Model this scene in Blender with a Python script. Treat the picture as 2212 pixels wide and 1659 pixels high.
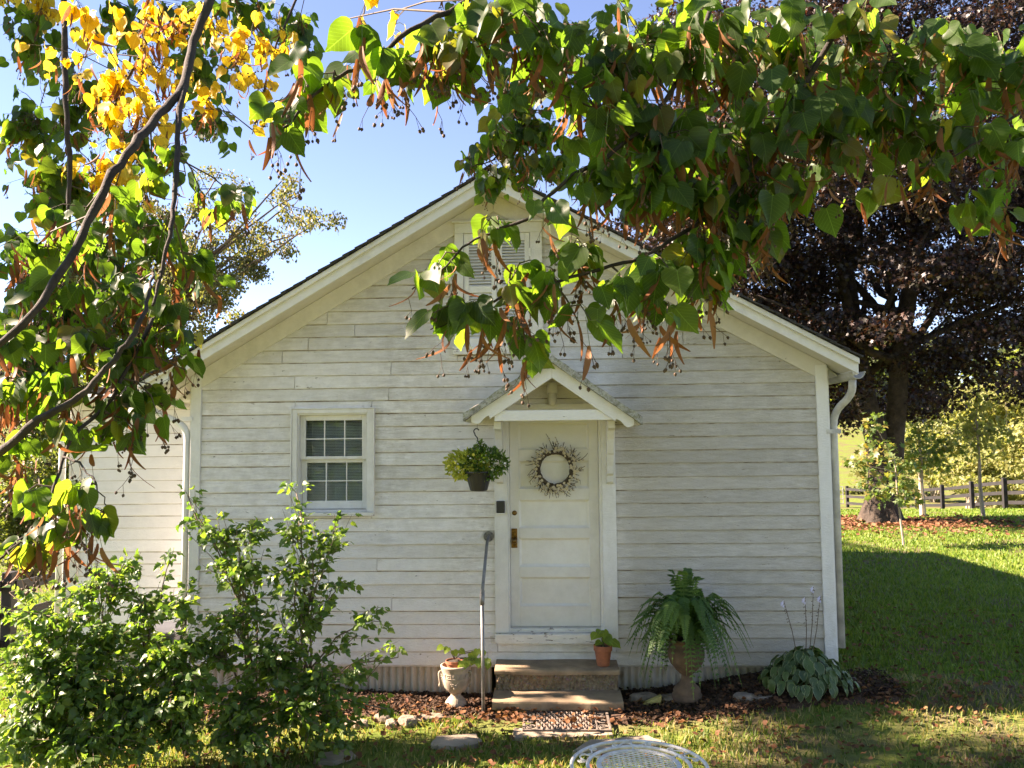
import bpy, math, random
import numpy as np
from mathutils import Vector, Matrix, Quaternion

for _o in list(bpy.data.objects):
    bpy.data.objects.remove(_o)
SC = bpy.context.scene
COL = SC.collection
R_ = math.radians

# ------------------------------------------------------------------ camera
PITCH, YAW, ROLL = R_(4.0), R_(2.5), R_(0.55)
CAM = Vector((0.0, -8.0, 2.45))
FPX, CX, CY = 1791.0, 1106.0, 829.5          # focal length and centre, in units of a 2212 px wide frame
FW = Vector((-math.sin(YAW) * math.cos(PITCH), math.cos(YAW) * math.cos(PITCH), math.sin(PITCH)))
R0 = Vector((math.cos(YAW), math.sin(YAW), 0))
U0 = R0.cross(FW)
RT = R0 * math.cos(ROLL) - U0 * math.sin(ROLL)
UP = U0 * math.cos(ROLL) + R0 * math.sin(ROLL)
cam_d = bpy.data.cameras.new('camera')
cam_d.sensor_width = 36.0
cam_d.lens = FPX / 2212.0 * 36.0
cam_d.clip_start = 0.05
cam_d.clip_end = 3000.0
cam = bpy.data.objects.new('camera', cam_d)
COL.objects.link(cam)
cam.matrix_world = Matrix(((RT.x, UP.x, -FW.x, CAM.x), (RT.y, UP.y, -FW.y, CAM.y), (RT.z, UP.z, -FW.z, CAM.z), (0, 0, 0, 1)))
SC.camera = cam

# ------------------------------------------------------------------ sky, sun, exposure
SUN_EL, SUN_AZ = R_(33.0), R_(-3.0)           # from the left, a touch behind the gable wall
TOSUN = Vector((-math.cos(SUN_AZ) * math.cos(SUN_EL), -math.sin(SUN_AZ) * math.cos(SUN_EL), math.sin(SUN_EL)))
W = bpy.data.worlds.new('World')
SC.world = W
W.use_nodes = True
_n = W.node_tree.nodes
_bg = _n['Background']
_sky = _n.new('ShaderNodeTexSky')
_sky.sky_type = 'NISHITA'
_sky.sun_disc = False
_sky.sun_elevation = SUN_EL
_sky.sun_rotation = math.atan2(TOSUN.x, TOSUN.y)
_sky.altitude = 3500.0
_sky.air_density = 1.0
_sky.dust_density = 0.1
_sky.ozone_density = 3.0
W.node_tree.links.new(_sky.outputs[0], _bg.inputs[0])
_bg.inputs[1].default_value = 0.066
sun_d = bpy.data.lights.new('sun', 'SUN')
sun_d.energy = 5.0
sun_d.angle = R_(0.55)
sun_d.color = (1.0, 0.93, 0.82)
sun = bpy.data.objects.new('sun', sun_d)
COL.objects.link(sun)
sun.rotation_euler = TOSUN.to_track_quat('Z', 'Y').to_euler()
sun.location = (-8, -4, 12)
SC.view_settings.view_transform = 'Standard'
SC.view_settings.look = 'None'
SC.view_settings.gamma = 1.0
SC.view_settings.exposure = 2.7
SC.view_settings.use_white_balance = True
SC.view_settings.white_balance_temperature = 7750.0
SC.view_settings.white_balance_tint = 25.0
SC.cycles.max_bounces = 8
SC.cycles.transparent_max_bounces = 12
SC.cycles.use_denoising = True

# ------------------------------------------------------------------ places from picture points
def ray(px, py):
    return (RT * ((px - CX) / FPX) + UP * (-(py - CY) / FPX) + FW)
def at_y(px, py, Y=0.0):
    d = ray(px, py)
    return CAM + d * ((Y - CAM.y) / d.y)
def at_z(px, py, Z=0.0):
    d = ray(px, py)
    return CAM + d * ((Z - CAM.z) / d.z)
def at_d(px, py, D):
    return CAM + ray(px, py) * D
def proj(p):
    q = Vector(p) - CAM
    d = q.dot(FW)
    return (CX + FPX * q.dot(RT) / d, CY - FPX * q.dot(UP) / d, d)

# ------------------------------------------------------------------ mesh helpers
EMPTY_LOC = {}
def link(o, parent=None, label=None, cat=None, group=None, kind=None):
    COL.objects.link(o)
    if parent is not None:
        o.parent = parent
        o.matrix_parent_inverse = Matrix.Translation(-EMPTY_LOC.get(parent.name, Vector((0, 0, 0))))
    if label: o['label'] = label
    if cat: o['category'] = cat
    if group: o['group'] = group
    if kind: o['kind'] = kind
    return o
def thing(name, loc, label, cat, group=None):
    o = bpy.data.objects.new(name, None)
    o.empty_display_size = 0.1
    o.location = loc
    link(o, None, label, cat, group)
    EMPTY_LOC[o.name] = Vector(loc)
    return o
def obj(name, me, parent=None, **kw):
    return link(bpy.data.objects.new(name, me), parent, **kw)

class MB:
    def __init__(s):
        s.v, s.f, s.m = [], [], []
    def add(s, vs, fs, mi=0):
        k = len(s.v)
        s.v += [tuple(p) for p in vs]
        s.f += [tuple(i + k for i in f) for f in fs]
        s.m += [mi] * len(fs)
        return s
    def box(s, x0, x1, y0, y1, z0, z1, mi=0):
        return s.add([(x0, y0, z0), (x1, y0, z0), (x1, y1, z0), (x0, y1, z0), (x0, y0, z1), (x1, y0, z1), (x1, y1, z1), (x0, y1, z1)],
                     [(0, 3, 2, 1), (4, 5, 6, 7), (0, 1, 5, 4), (1, 2, 6, 5), (2, 3, 7, 6), (3, 0, 4, 7)], mi)
    def prism(s, poly, y0, y1, mi=0):           # polygon of (x, z) swept from y0 to y1
        n = len(poly)
        a = sum(poly[i][0] * poly[(i + 1) % n][1] - poly[(i + 1) % n][0] * poly[i][1] for i in range(n))
        if a < 0: poly = poly[::-1]
        vs = [(x, y0, z) for x, z in poly] + [(x, y1, z) for x, z in poly]
        fs = [tuple(range(n)), tuple(range(2 * n - 1, n - 1, -1))]
        fs += [(i, i + n, (i + 1) % n + n, (i + 1) % n) for i in range(n)]
        return s.add(vs, fs, mi)
    def tube(s, pts, rad, seg=8, mi=0, caps=True):
        pts = [Vector(p) for p in pts]
        n = len(pts)
        if not hasattr(rad, '__len__'): rad = [rad] * n
        up = Vector((0.13, 0.21, 0.97))
        vs, fs = [], []
        prev = None
        for i, p in enumerate(pts):
            t = (pts[min(i + 1, n - 1)] - pts[max(i - 1, 0)]).normalized()
            if prev is None:
                a = t.cross(up)
                if a.length < 1e-3: a = t.cross(Vector((1, 0, 0)))
            else:
                a = prev - t * prev.dot(t)
                if a.length < 1e-4: a = t.cross(up)
            a.normalize(); prev = a
            b = t.cross(a)
            for j in range(seg):
                w = 2 * math.pi * j / seg
                vs.append(p + (a * math.cos(w) + b * math.sin(w)) * rad[i])
        for i in range(n - 1):
            for j in range(seg):
                k = (j + 1) % seg
                fs.append((i * seg + j, i * seg + k, (i + 1) * seg + k, (i + 1) * seg + j))
        if caps:
            fs.append(tuple(range(seg - 1, -1, -1)))
            fs.append(tuple(range((n - 1) * seg, n * seg)))
        return s.add(vs, fs, mi)
    def lathe(s, prof, c=(0, 0, 0), seg=32, mi=0, ripple=None):   # prof: (radius, z)
        vs, fs = [], []
        for i, (r, z) in enumerate(prof):
            for j in range(seg):
                w = 2 * math.pi * j / seg
                q = r * (1 + (ripple(i, w) if ripple else 0))
                vs.append((c[0] + q * math.cos(w), c[1] + q * math.sin(w), c[2] + z))
        for i in range(len(prof) - 1):
            for j in range(seg):
                k = (j + 1) % seg
                fs.append((i * seg + j, i * seg + k, (i + 1) * seg + k, (i + 1) * seg + j))
        return s.add(vs, fs, mi)
    def mesh(s, name, mats, smooth=False):
        me = bpy.data.meshes.new(name)
        me.from_pydata(s.v, [], s.f)
        for m in (mats if isinstance(mats, (list, tuple)) else [mats]): me.materials.append(m)
        if any(s.m): me.polygons.foreach_set('material_index', s.m)
        if smooth: me.polygons.foreach_set('use_smooth', [True] * len(s.f))
        me.update()
        return me
    def build(s, name, mats, parent=None, smooth=False, bevel=0, **kw):
        o = obj(name, s.mesh(name, mats, smooth), parent, **kw)
        if bevel:
            b = o.modifiers.new('bevel', 'BEVEL')
            b.width = bevel; b.segments = 2; b.limit_method = 'ANGLE'; b.angle_limit = R_(40)
        return o

def np_mesh(name, verts, faces_flat, nper, mats, smooth=False, uv=None, mi=None):
    me = bpy.data.meshes.new(name)
    nf = len(faces_flat) // nper
    me.vertices.add(len(verts)); me.vertices.foreach_set('co', np.ascontiguousarray(verts, dtype=np.float32).ravel())
    me.loops.add(nf * nper); me.loops.foreach_set('vertex_index', np.ascontiguousarray(faces_flat, dtype=np.int32))
    me.polygons.add(nf); me.polygons.foreach_set('loop_start', np.arange(0, nf * nper, nper, dtype=np.int32))
    for m in (mats if isinstance(mats, (list, tuple)) else [mats]): me.materials.append(m)
    if mi is not None: me.polygons.foreach_set('material_index', np.ascontiguousarray(mi, dtype=np.int32))
    if smooth: me.polygons.foreach_set('use_smooth', np.ones(nf, dtype=bool))
    if uv is not None:
        l = me.uv_layers.new(name='UVMap')
        l.data.foreach_set('uv', np.ascontiguousarray(uv[faces_flat], dtype=np.float32).ravel())
    me.update(calc_edges=True)
    me.validate()
    return me

def frames(t, n):                        # rows of tip directions and rough normals -> rotation matrices
    t = t / np.linalg.norm(t, axis=1, keepdims=True)
    x = np.cross(t, n); x /= (np.linalg.norm(x, axis=1, keepdims=True) + 1e-9)
    z = np.cross(x, t)
    return np.stack([x, t, z], axis=2)
def bulk(name, tmpl, T, Rm, S, mats, smooth=False):
    """tmpl list of (verts, tris, uv or None, mi or None); instances are dealt to the variants in turn; one mesh"""
    V, F, U, M = [], [], [], []
    k = 0
    nv = len(tmpl)
    for vi, (tv, tf, tuv, tm) in enumerate(tmpl):
        sel = np.arange(vi, len(T), nv)
        if not len(sel): continue
        tv = np.asarray(tv, float); tf = np.asarray(tf, int)
        P = np.einsum('nij,vj->nvi', Rm[sel], tv) * S[sel][:, None, None] + T[sel][:, None, :]
        n = len(sel)
        V.append(P.reshape(-1, 3))
        F.append((tf.ravel()[None, :] + (np.arange(n) * len(tv))[:, None] + k).ravel())
        if tuv is not None: U.append(np.tile(np.asarray(tuv, float), (n, 1)))
        if tm is not None: M.append(np.tile(np.asarray(tm, int), n))
        k += n * len(tv)
    return np_mesh(name, np.concatenate(V), np.concatenate(F), 3, mats, smooth, np.concatenate(U) if U else None, np.concatenate(M) if M else None)

def sstep(a, b, x):
    t = min(1.0, max(0.0, (x - a) / (b - a)))
    return t * t * (3 - 2 * t)

# ------------------------------------------------------------------ material helpers
class NT:
    def __init__(s, name):
        s.m = bpy.data.materials.new(name)
        s.m.use_nodes = True
        s.t = s.m.node_tree
        s.b = s.t.nodes['Principled BSDF']
        s.out = s.t.nodes['Material Output']
    def n(s, ty, **kw):
        x = s.t.nodes.new(ty)
        for k, v in kw.items(): setattr(x, k, v)
        return x
    def l(s, a, b):
        s.t.links.new(a, b)
    def val(s, sock, v):
        if hasattr(v, 'is_output') or isinstance(v, bpy.types.NodeSocket): s.l(v, sock)
        elif isinstance(v, tuple) and len(v) == 3 and sock.type == 'RGBA': sock.default_value = (*v, 1)
        else: sock.default_value = v
    def pos(s, scale=(1, 1, 1)):
        g = s.n('ShaderNodeNewGeometry')
        m = s.n('ShaderNodeVectorMath', operation='MULTIPLY')
        s.l(g.outputs['Position'], m.inputs[0]); m.inputs[1].default_value = scale
        return m.outputs[0]
    def noise(s, vec, scale, detail=4, rough=0.55, dist=0.0):
        x = s.n('ShaderNodeTexNoise')
        s.l(vec, x.inputs['Vector'])
        x.inputs['Scale'].default_value = scale; x.inputs['Detail'].default_value = detail
        x.inputs['Roughness'].default_value = rough; x.inputs['Distortion'].default_value = dist
        return x.outputs['Fac']
    def ramp(s, fac, stops, interp='LINEAR'):
        x = s.n('ShaderNodeValToRGB')
        x.color_ramp.interpolation = interp
        el = x.color_ramp.elements
        while len(el) < len(stops): el.new(0.5)
        for e, (p, c) in zip(el, stops):
            e.position = p
            e.color = (c, c, c, 1) if not hasattr(c, '__len__') else (*c, 1)
        s.l(fac, x.inputs[0])
        return x.outputs[0]
    def mix(s, fac, a, b, mode='MIX'):
        x = s.n('ShaderNodeMix', data_type='RGBA', blend_type=mode)
        s.val(x.inputs[0], fac); s.val(x.inputs[6], a); s.val(x.inputs[7], b)
        return x.outputs[2]
    def math(s, op, a, b=0.0):
        x = s.n('ShaderNodeMath', operation=op)
        s.val(x.inputs[0], a); s.val(x.inputs[1], b)
        return x.outputs[0]
    def bump(s, h, strength=0.3, dist=0.01):
        x = s.n('ShaderNodeBump')
        x.inputs['Strength'].default_value = strength; x.inputs['Distance'].default_value = dist
        s.l(h, x.inputs['Height'])
        s.l(x.outputs[0], s.b.inputs['Normal'])
        return x.outputs[0]
    def set(s, **kw):
        for k, v in kw.items():
            s.val(s.b.inputs[{'col': 'Base Color', 'rough': 'Roughness', 'metal': 'Metallic', 'spec': 'Specular IOR Level'}[k]], v)
        return s

def simple(name, col, rough=0.6, metal=0.0, var=0.15, scale=6.0, bump=0.15, bscale=40.0, col2=None, bdist=0.005):
    m = NT(name)
    p = m.pos()
    f = m.noise(p, scale, 5, 0.6)
    c2 = col2 or tuple(c * (1 - var) for c in col)
    c = m.mix(m.ramp(f, [(0.35, 0.0), (0.65, 1.0)]), tuple(min(1, c * (1 + var * 0.4)) for c in col), c2)
    m.set(col=c, rough=rough, metal=metal)
    if bump: m.bump(m.noise(p, bscale, 4, 0.6), bump, bdist)
    return m.m

def paint(name, white, dirt, amount=0.5, peel=0.66, wood=(0.2, 0.17, 0.13), streak=(2.2, 2.2, 13.0), bump=0.45, right_top_tone=False):
    m = NT(name)
    p = m.pos()
    oi = m.n('ShaderNodeObjectInfo')
    off = m.n('ShaderNodeVectorMath', operation='ADD')
    sc = m.n('ShaderNodeVectorMath', operation='SCALE')
    m.l(p, off.inputs[0])
    sc.inputs[0].default_value = (31.0, 17.0, 5.0); m.l(oi.outputs['Random'], sc.inputs['Scale'])
    m.l(sc.outputs[0], off.inputs[1])
    q = off.outputs[0]
    st = m.n('ShaderNodeVectorMath', operation='MULTIPLY'); m.l(q, st.inputs[0]); st.inputs[1].default_value = streak
    f1 = m.noise(st.outputs[0], 1.6, 6, 0.62, 0.4)
    f2 = m.noise(p, 0.55, 3, 0.5)
    f3 = m.noise(q, 9.0, 5, 0.65)
    big = m.ramp(f2, [(0.38, 0.10), (0.62, 0.9)])
    if right_top_tone:  # darker past the door and up the gable
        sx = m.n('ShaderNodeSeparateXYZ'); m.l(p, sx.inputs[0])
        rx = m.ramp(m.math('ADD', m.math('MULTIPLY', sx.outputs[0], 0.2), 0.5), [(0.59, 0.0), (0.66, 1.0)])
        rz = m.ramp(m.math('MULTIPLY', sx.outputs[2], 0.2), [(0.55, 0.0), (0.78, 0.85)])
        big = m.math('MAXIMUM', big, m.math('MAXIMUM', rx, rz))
    f1b = m.math('ADD', m.math('MULTIPLY', f1, 0.55), m.math('MULTIPLY', f3, 0.45))
    g = m.math('MULTIPLY', m.ramp(f1b, [(0.36, 0.0), (0.66, 1.0)]), m.math('MULTIPLY', big, amount))
    c = m.mix(g, white, dirt)
    if right_top_tone: c = m.mix(m.math('MULTIPLY', m.math('MAXIMUM', rx, m.math('MULTIPLY', rz, 0.7)), m.ramp(f2, [(0.3, 0.42), (0.7, 0.80)])), c, (0.37, 0.335, 0.265))
    tint = m.math('MULTIPLY', m.ramp(f3, [(0.45, 0.0), (0.75, 1.0)]), 0.28 * amount)
    c = m.mix(tint, c, tuple(x * 0.72 for x in white))
    br = m.math('ADD', m.math('MULTIPLY', oi.outputs['Random'], 0.13), 0.87)
    cb = m.n('ShaderNodeCombineColor')
    for i in range(3): m.l(br, cb.inputs[i])
    c = m.mix(1.0, c, cb.outputs[0], 'MULTIPLY')
    stp = m.n('ShaderNodeVectorMath', operation='MULTIPLY'); m.l(q, stp.inputs[0]); stp.inputs[1].default_value = (5, 5, 22)
    f4 = m.noise(stp.outputs[0], 1.9, 5, 0.7, 0.3)
    pk = m.ramp(f4, [(peel, 0.0), (peel + 0.015, 1.0)])
    c = m.mix(pk, c, wood)
    m.set(col=c, rough=0.55)
    stb = m.n('ShaderNodeVectorMath', operation='MULTIPLY'); m.l(q, stb.inputs[0]); stb.inputs[1].default_value = (1, 1, 2.6)
    h1 = m.noise(stb.outputs[0], 26, 5, 0.65, 0.8)
    h = m.math('SUBTRACT', m.ramp(h1, [(0.3, 0.0), (0.7, 1.0)]), m.math('MULTIPLY', pk, 0.8))
    m.bump(h, bump, 0.006)
    return m.m

def leaf_mat(name, cols, back, transl=0.4, rough=0.45, src='island', veins=False, spec=0.4, spots=0.0):
    m = NT(name)
    if src == 'island':
        r = m.n('ShaderNodeNewGeometry').outputs['Random Per Island']
    else:
        r = m.n('ShaderNodeObjectInfo').outputs['Random']
    n = len(cols)
    c = m.ramp(r, [(i / max(1, n - 1), x) for i, x in enumerate(cols)])
    nz = m.noise(m.pos(), 24.0, 3, 0.6)
    c = m.mix(m.math('MULTIPLY', nz, 0.5), c, tuple(x * 0.55 for x in cols[min(1, n - 1)]))
    if veins:
        uv = m.n('ShaderNodeTexCoord').outputs['UV']
        sx = m.n('ShaderNodeSeparateXYZ'); m.l(uv, sx.inputs[0])
        ax = m.math('ABSOLUTE', sx.outputs[0])
        mid = m.math('LESS_THAN', ax, 0.012)
        fr = m.math('FRACT', m.math('MULTIPLY', m.math('SUBTRACT', sx.outputs[1], m.math('MULTIPLY', ax, 0.95)), 7.0))
        sv = m.math('MULTIPLY', m.math('LESS_THAN', fr, 0.09), 0.6)
        v = m.math('MAXIMUM', mid, sv)
        c = m.mix(m.math('MULTIPLY', v, 0.45), c, tuple(min(1, x * 2.4 + 0.02) for x in cols[min(1, n - 1)]))
    if spots:
        k = m.ramp(m.noise(m.pos(), 60.0, 2, 0.5), [(1 - spots, 0.0), (1 - spots + 0.03, 1.0)])
        c = m.mix(k, c, (0.1, 0.05, 0.02))
    m.set(col=c, rough=rough, spec=spec)
    tr = m.n('ShaderNodeBsdfTranslucent')
    m.l(m.mix(1.0, c, back, 'MULTIPLY'), tr.inputs[0])
    mx = m.n('ShaderNodeMixShader'); mx.inputs[0].default_value = transl
    m.l(m.b.outputs[0], mx.inputs[1]); m.l(tr.outputs[0], mx.inputs[2])
    m.l(mx.outputs[0], m.out.inputs[0])
    return m.m

# ------------------------------------------------------------------ materials
M_SIDING = paint('siding_paint', (0.85, 0.82, 0.77), (0.33, 0.28, 0.205), 0.8, 0.672, bump=0.7, streak=(3.0, 3.0, 22.0), right_top_tone=True)
M_LAP = simple('lap_shadow_dirt', (0.16, 0.125, 0.085), 0.9, 0, 0.5, 5.0, 0, col2=(0.55, 0.52, 0.46))  # lap shadow line put into the colour, together with real lap dirt
M_SIDING2 = paint('wing_siding_paint', (0.83, 0.82, 0.80), (0.55, 0.54, 0.52), 0.4, 0.74)
M_TRIM = paint('trim_paint', (0.80, 0.785, 0.74), (0.45, 0.42, 0.35), 0.6, 0.70, streak=(6, 6, 1.2))
M_SOFFIT = paint('soffit_paint', (0.74, 0.70, 0.62), (0.42, 0.38, 0.30), 0.8, 0.70, streak=(3, 3, 3))
M_DOOR = paint('door_paint', (0.80, 0.775, 0.71), (0.50, 0.45, 0.36), 0.6, 0.76, streak=(2.5, 2.5, 2), bump=0.2)
M_SILL = paint('sill_paint', (0.76, 0.74, 0.68), (0.42, 0.39, 0.33), 0.9, 0.60, wood=(0.12, 0.08, 0.05))
M_METALW = simple('white_metal', (0.72, 0.71, 0.68), 0.42, 0.0, 0.22, 4.0, 0.08, 60)
M_GUTTER = simple('gutter_metal', (0.55, 0.53, 0.48), 0.5, 0.0, 0.35, 5.0, 0.1, 60)
M_SHINGLE = simple('asphalt_shingle', (0.05, 0.048, 0.045), 0.95, 0, 0.5, 30.0, 0.6, 180)
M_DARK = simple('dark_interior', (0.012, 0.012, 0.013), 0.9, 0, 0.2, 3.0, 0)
M_BLIND = simple('blind_vinyl', (0.82, 0.83, 0.84), 0.45, 0, 0.08, 4, 0)
M_BLACK = simple('black_plastic', (0.018, 0.018, 0.02), 0.42, 0, 0.3, 10, 0.1, 120)
M_BRASS = simple('worn_brass', (0.17, 0.095, 0.035), 0.30, 1.0, 0.6, 30, 0.15, 90)
M_PIPE = simple('galvanized_pipe', (0.22, 0.215, 0.205), 0.55, 0.6, 0.35, 14, 0.1, 90)
M_CONCRETE = simple('step_concrete', (0.30, 0.215, 0.13), 0.9, 0, 0.35, 5, 0.35, 70)
M_URN = simple('cast_stone', (0.36, 0.295, 0.22), 0.88, 0, 0.35, 9, 0.35, 90)
M_URN2 = simple('brown_cast_stone', (0.14, 0.088, 0.052), 0.85, 0, 0.4, 8, 0.35, 80)
M_TERRA = simple('terracotta', (0.36, 0.12, 0.055), 0.8, 0, 0.35, 14, 0.15, 90)
M_SOIL = simple('potting_soil', (0.045, 0.03, 0.02), 0.95, 0, 0.5, 60, 0.9, 90)
M_STONE = simple('field_stone', (0.26, 0.205, 0.15), 0.9, 0, 0.5, 8, 0.6, 40, bdist=0.012)
M_STONEY = simple('yellow_stone', (0.46, 0.38, 0.12), 0.85, 0, 0.3, 8, 0.4, 40)
M_SLAB = simple('flag_stone', (0.33, 0.265, 0.19), 0.9, 0, 0.4, 6, 0.5, 45)
M_MAT = simple('door_mat_rubber', (0.15, 0.12, 0.095), 0.95, 0, 0.4, 20, 0.3, 90)
M_WIRON = simple('white_iron_paint', (0.68, 0.66, 0.61), 0.5, 0, 0.3, 18, 0.08, 70)
M_BARK = simple('linden_bark', (0.040, 0.030, 0.023), 0.9, 0, 0.5, 30, 0.8, 120, bdist=0.004)
M_BARKM = simple('maple_bark', (0.055, 0.040, 0.028), 0.95, 0, 0.55, 5, 1.0, 14, bdist=0.05)
M_BARKP = simple('pale_bark', (0.33, 0.27, 0.20), 0.9, 0, 0.3, 12, 0.4, 50)
M_STEM = simple('shrub_bark', (0.16, 0.115, 0.075), 0.9, 0, 0.35, 20, 0.4, 80)
M_GSTEM = simple('green_stem', (0.12, 0.17, 0.045), 0.7, 0, 0.3, 20, 0)
M_TWIG = simple('twig', (0.085, 0.06, 0.035), 0.8, 0, 0.4, 30, 0.2, 120)
M_FENCE = simple('black_fence_board', (0.011, 0.010, 0.0095), 0.75, 0, 0.5, 3, 0.4, 30)
M_GATE = simple('galvanized_gate', (0.5, 0.5, 0.48), 0.4, 0.7, 0.2, 5, 0)
M_BIN = simple('grey_bin_plastic', (0.06, 0.065, 0.075), 0.6, 0, 0.2, 4, 0.1, 40)
M_BLOSSOM = simple('cream_blossom', (0.66, 0.56, 0.38), 0.7, 0, 0.25, 30, 0)
M_FRUIT = simple('linden_fruit', (0.09, 0.055, 0.03), 0.75, 0, 0.4, 40, 0.2, 200)
M_HOSTAF = simple('pale_lilac_flower', (0.66, 0.62, 0.74), 0.6, 0, 0.1, 10, 0)
M_PINK = simple('pink_flower', (0.75, 0.06, 0.24), 0.6, 0, 0.1, 10, 0)

def mat_rubble():
    m = NT('pebble_concrete'); p = m.pos()
    v = m.n('ShaderNodeTexVoronoi'); v.inputs['Scale'].default_value = 42.0; m.l(p, v.inputs['Vector'])
    c = m.mix(m.ramp(v.outputs['Distance'], [(0.1, 0.0), (0.6, 1.0)]), v.outputs['Color'], (0.12, 0.085, 0.05))
    c = m.mix(0.92, c, m.ramp(m.noise(p, 30, 5, .7), [(0.3, (0.11, 0.075, 0.045)), (0.7, (0.30, 0.22, 0.13))]))
    m.set(col=c, rough=0.92)
    h = m.math('ADD', m.math('MULTIPLY', v.outputs['Distance'], -0.8), m.noise(p, 20, 5, 0.7))
    m.bump(h, 1.0, 0.02)
    return m.m
M_RUBBLE = mat_rubble()
def mat_corrugated():
    m = NT('corrugated_tin'); p = m.pos((3.0, 1.0, 1.0))
    f = m.noise(p, 4.0, 5, 0.65, 0.5)
    c = m.ramp(f, [(0.28, (0.26, 0.19, 0.12)), (0.42, (0.46, 0.40, 0.31)), (0.7, (0.55, 0.50, 0.42))])
    m.set(col=c, rough=0.72, metal=0.1)
    m.bump(m.noise(m.pos(), 50, 4), 0.2, 0.004)
    return m.m
M_TIN = mat_corrugated()
def mat_lichen():
    m = NT('lichen_shingle'); p = m.pos()
    f = m.noise(p, 16, 6, 0.7, 0.6); g = m.noise(p, 48, 4, 0.7)
    c = m.ramp(f, [(0.32, (0.14, 0.13, 0.11)), (0.46, (0.34, 0.33, 0.29)), (0.58, (0.50, 0.49, 0.43)), (0.72, (0.20, 0.22, 0.07))])
    c = m.mix(m.ramp(g, [(0.5, 0.0), (0.6, 0.7)]), c, (0.16, 0.17, 0.06))
    m.set(col=c, rough=0.95)
    m.bump(m.math('ADD', f, m.math('MULTIPLY', g, 0.6)), 1.0, 0.02)
    return m.m
M_LICHEN = mat_lichen()
def mat_glass():
    m = NT('window_glass')
    gl = m.n('ShaderNodeBsdfGlossy'); gl.inputs['Roughness'].default_value = 0.02
    tp = m.n('ShaderNodeBsdfTransparent'); tp.inputs[0].default_value = (0.86, 0.89, 0.88, 1)
    fr = m.n('ShaderNodeFresnel'); fr.inputs[0].default_value = 1.32
    bp = m.n('ShaderNodeBump'); bp.inputs['Strength'].default_value = 0.08; bp.inputs['Distance'].default_value = 0.01
    m.l(m.noise(m.pos(), 5.0, 2), bp.inputs['Height']); m.l(bp.outputs[0], gl.inputs['Normal'])
    mx = m.n('ShaderNodeMixShader')
    m.l(m.math('ADD', fr.outputs[0], 0.005), mx.inputs[0]); m.l(tp.outputs[0], mx.inputs[1]); m.l(gl.outputs[0], mx.inputs[2])
    m.l(mx.outputs[0], m.out.inputs[0])
    return m.m
M_GLASS = mat_glass()
def mat_ground():
    m = NT('lawn_soil'); p = m.pos()
    f = m.noise(p, 0.8, 5, 0.6); g = m.noise(p, 9.0, 5, 0.65); h = m.noise(p, 45, 4, 0.7)
    c = m.ramp(g, [(0.3, (0.07, 0.105, 0.02)), (0.5, (0.12, 0.165, 0.03)), (0.7, (0.18, 0.20, 0.05))])
    d = m.ramp(h, [(0.3, (0.07, 0.05, 0.03)), (0.7, (0.2, 0.155, 0.09))])
    c = m.mix(m.ramp(f, [(0.46, 0.0), (0.60, 0.85)]), c, d)
    m.set(col=c, rough=0.95, spec=0.1)
    m.bump(m.math('ADD', g, m.math('MULTIPLY', h, 0.4)), 0.7, 0.03)
    return m.m
M_GROUND = mat_ground()
def mat_bed():
    m = NT('mulch_soil'); p = m.pos()
    c = m.ramp(m.noise(p, 50, 5, 0.7), [(0.3, (0.035, 0.02, 0.013)), (0.55, (0.10, 0.055, 0.033)), (0.75, (0.2, 0.11, 0.06))])
    m.set(col=c, rough=0.95); m.bump(m.noise(p, 60, 5, 0.7), 1.0, 0.02)
    return m.m
M_BED = mat_bed()
M_ROAD = simple('gravel_drive', (0.42, 0.40, 0.37), 0.95, 0, 0.25, 4, 0.4, 30)

M_LEAF_O = leaf_mat('linden_leaf', [(0.016, 0.036, 0.010), (0.028, 0.056, 0.014), (0.042, 0.076, 0.017), (0.030, 0.058, 0.014), (0.022, 0.048, 0.012), (0.040, 0.072, 0.016), (0.026, 0.054, 0.013), (0.036, 0.066, 0.015), (0.055, 0.075, 0.018), (0.10, 0.07, 0.024)], (6.6, 6.8, 1.6), 0.46, 0.45, 'object', True, 0.3, 0.16)
M_LEAF_I = leaf_mat('linden_foliage', [(0.016, 0.036, 0.010), (0.028, 0.056, 0.014), (0.050, 0.080, 0.017), (0.030, 0.058, 0.014), (0.022, 0.048, 0.012), (0.040, 0.072, 0.016), (0.026, 0.054, 0.013), (0.036, 0.066, 0.015), (0.055, 0.075, 0.018), (0.10, 0.07, 0.024)], (6.6, 6.8, 1.6), 0.46, 0.45, 'island', True, 0.3)
M_YELL_O = leaf_mat('linden_leaf_yellow', [(0.62, 0.38, 0.025), (0.70, 0.49, 0.05), (0.55, 0.46, 0.08)], (1.4, 1.35, 0.8), 0.55, 0.5, 'object', True, 0.25, 0.2)
M_YELL_I = leaf_mat('linden_foliage_yellow', [(0.62, 0.38, 0.025), (0.70, 0.49, 0.05), (0.55, 0.46, 0.08)], (1.4, 1.35, 0.8), 0.55, 0.5, 'island', True, 0.25)
M_BRACT_O = leaf_mat('linden_bract', [(0.17, 0.062, 0.027), (0.25, 0.105, 0.046), (0.30, 0.16, 0.08)], (1.5, 1.25, 1.0), 0.33, 0.6, 'object', False, 0.2)
M_BRACT_I = leaf_mat('linden_bracts', [(0.17, 0.062, 0.027), (0.25, 0.105, 0.046), (0.30, 0.16, 0.08)], (1.5, 1.25, 1.0), 0.33, 0.6, 'island', False, 0.2)
M_SHRUB = leaf_mat('shrub_leaf', [(0.040, 0.090, 0.024), (0.075, 0.145, 0.030), (0.14, 0.20, 0.045), (0.09, 0.16, 0.035), (0.05, 0.11, 0.028)], (3.0, 3.0, 1.1), 0.42, 0.42, 'island', False, 0.45)
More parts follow.
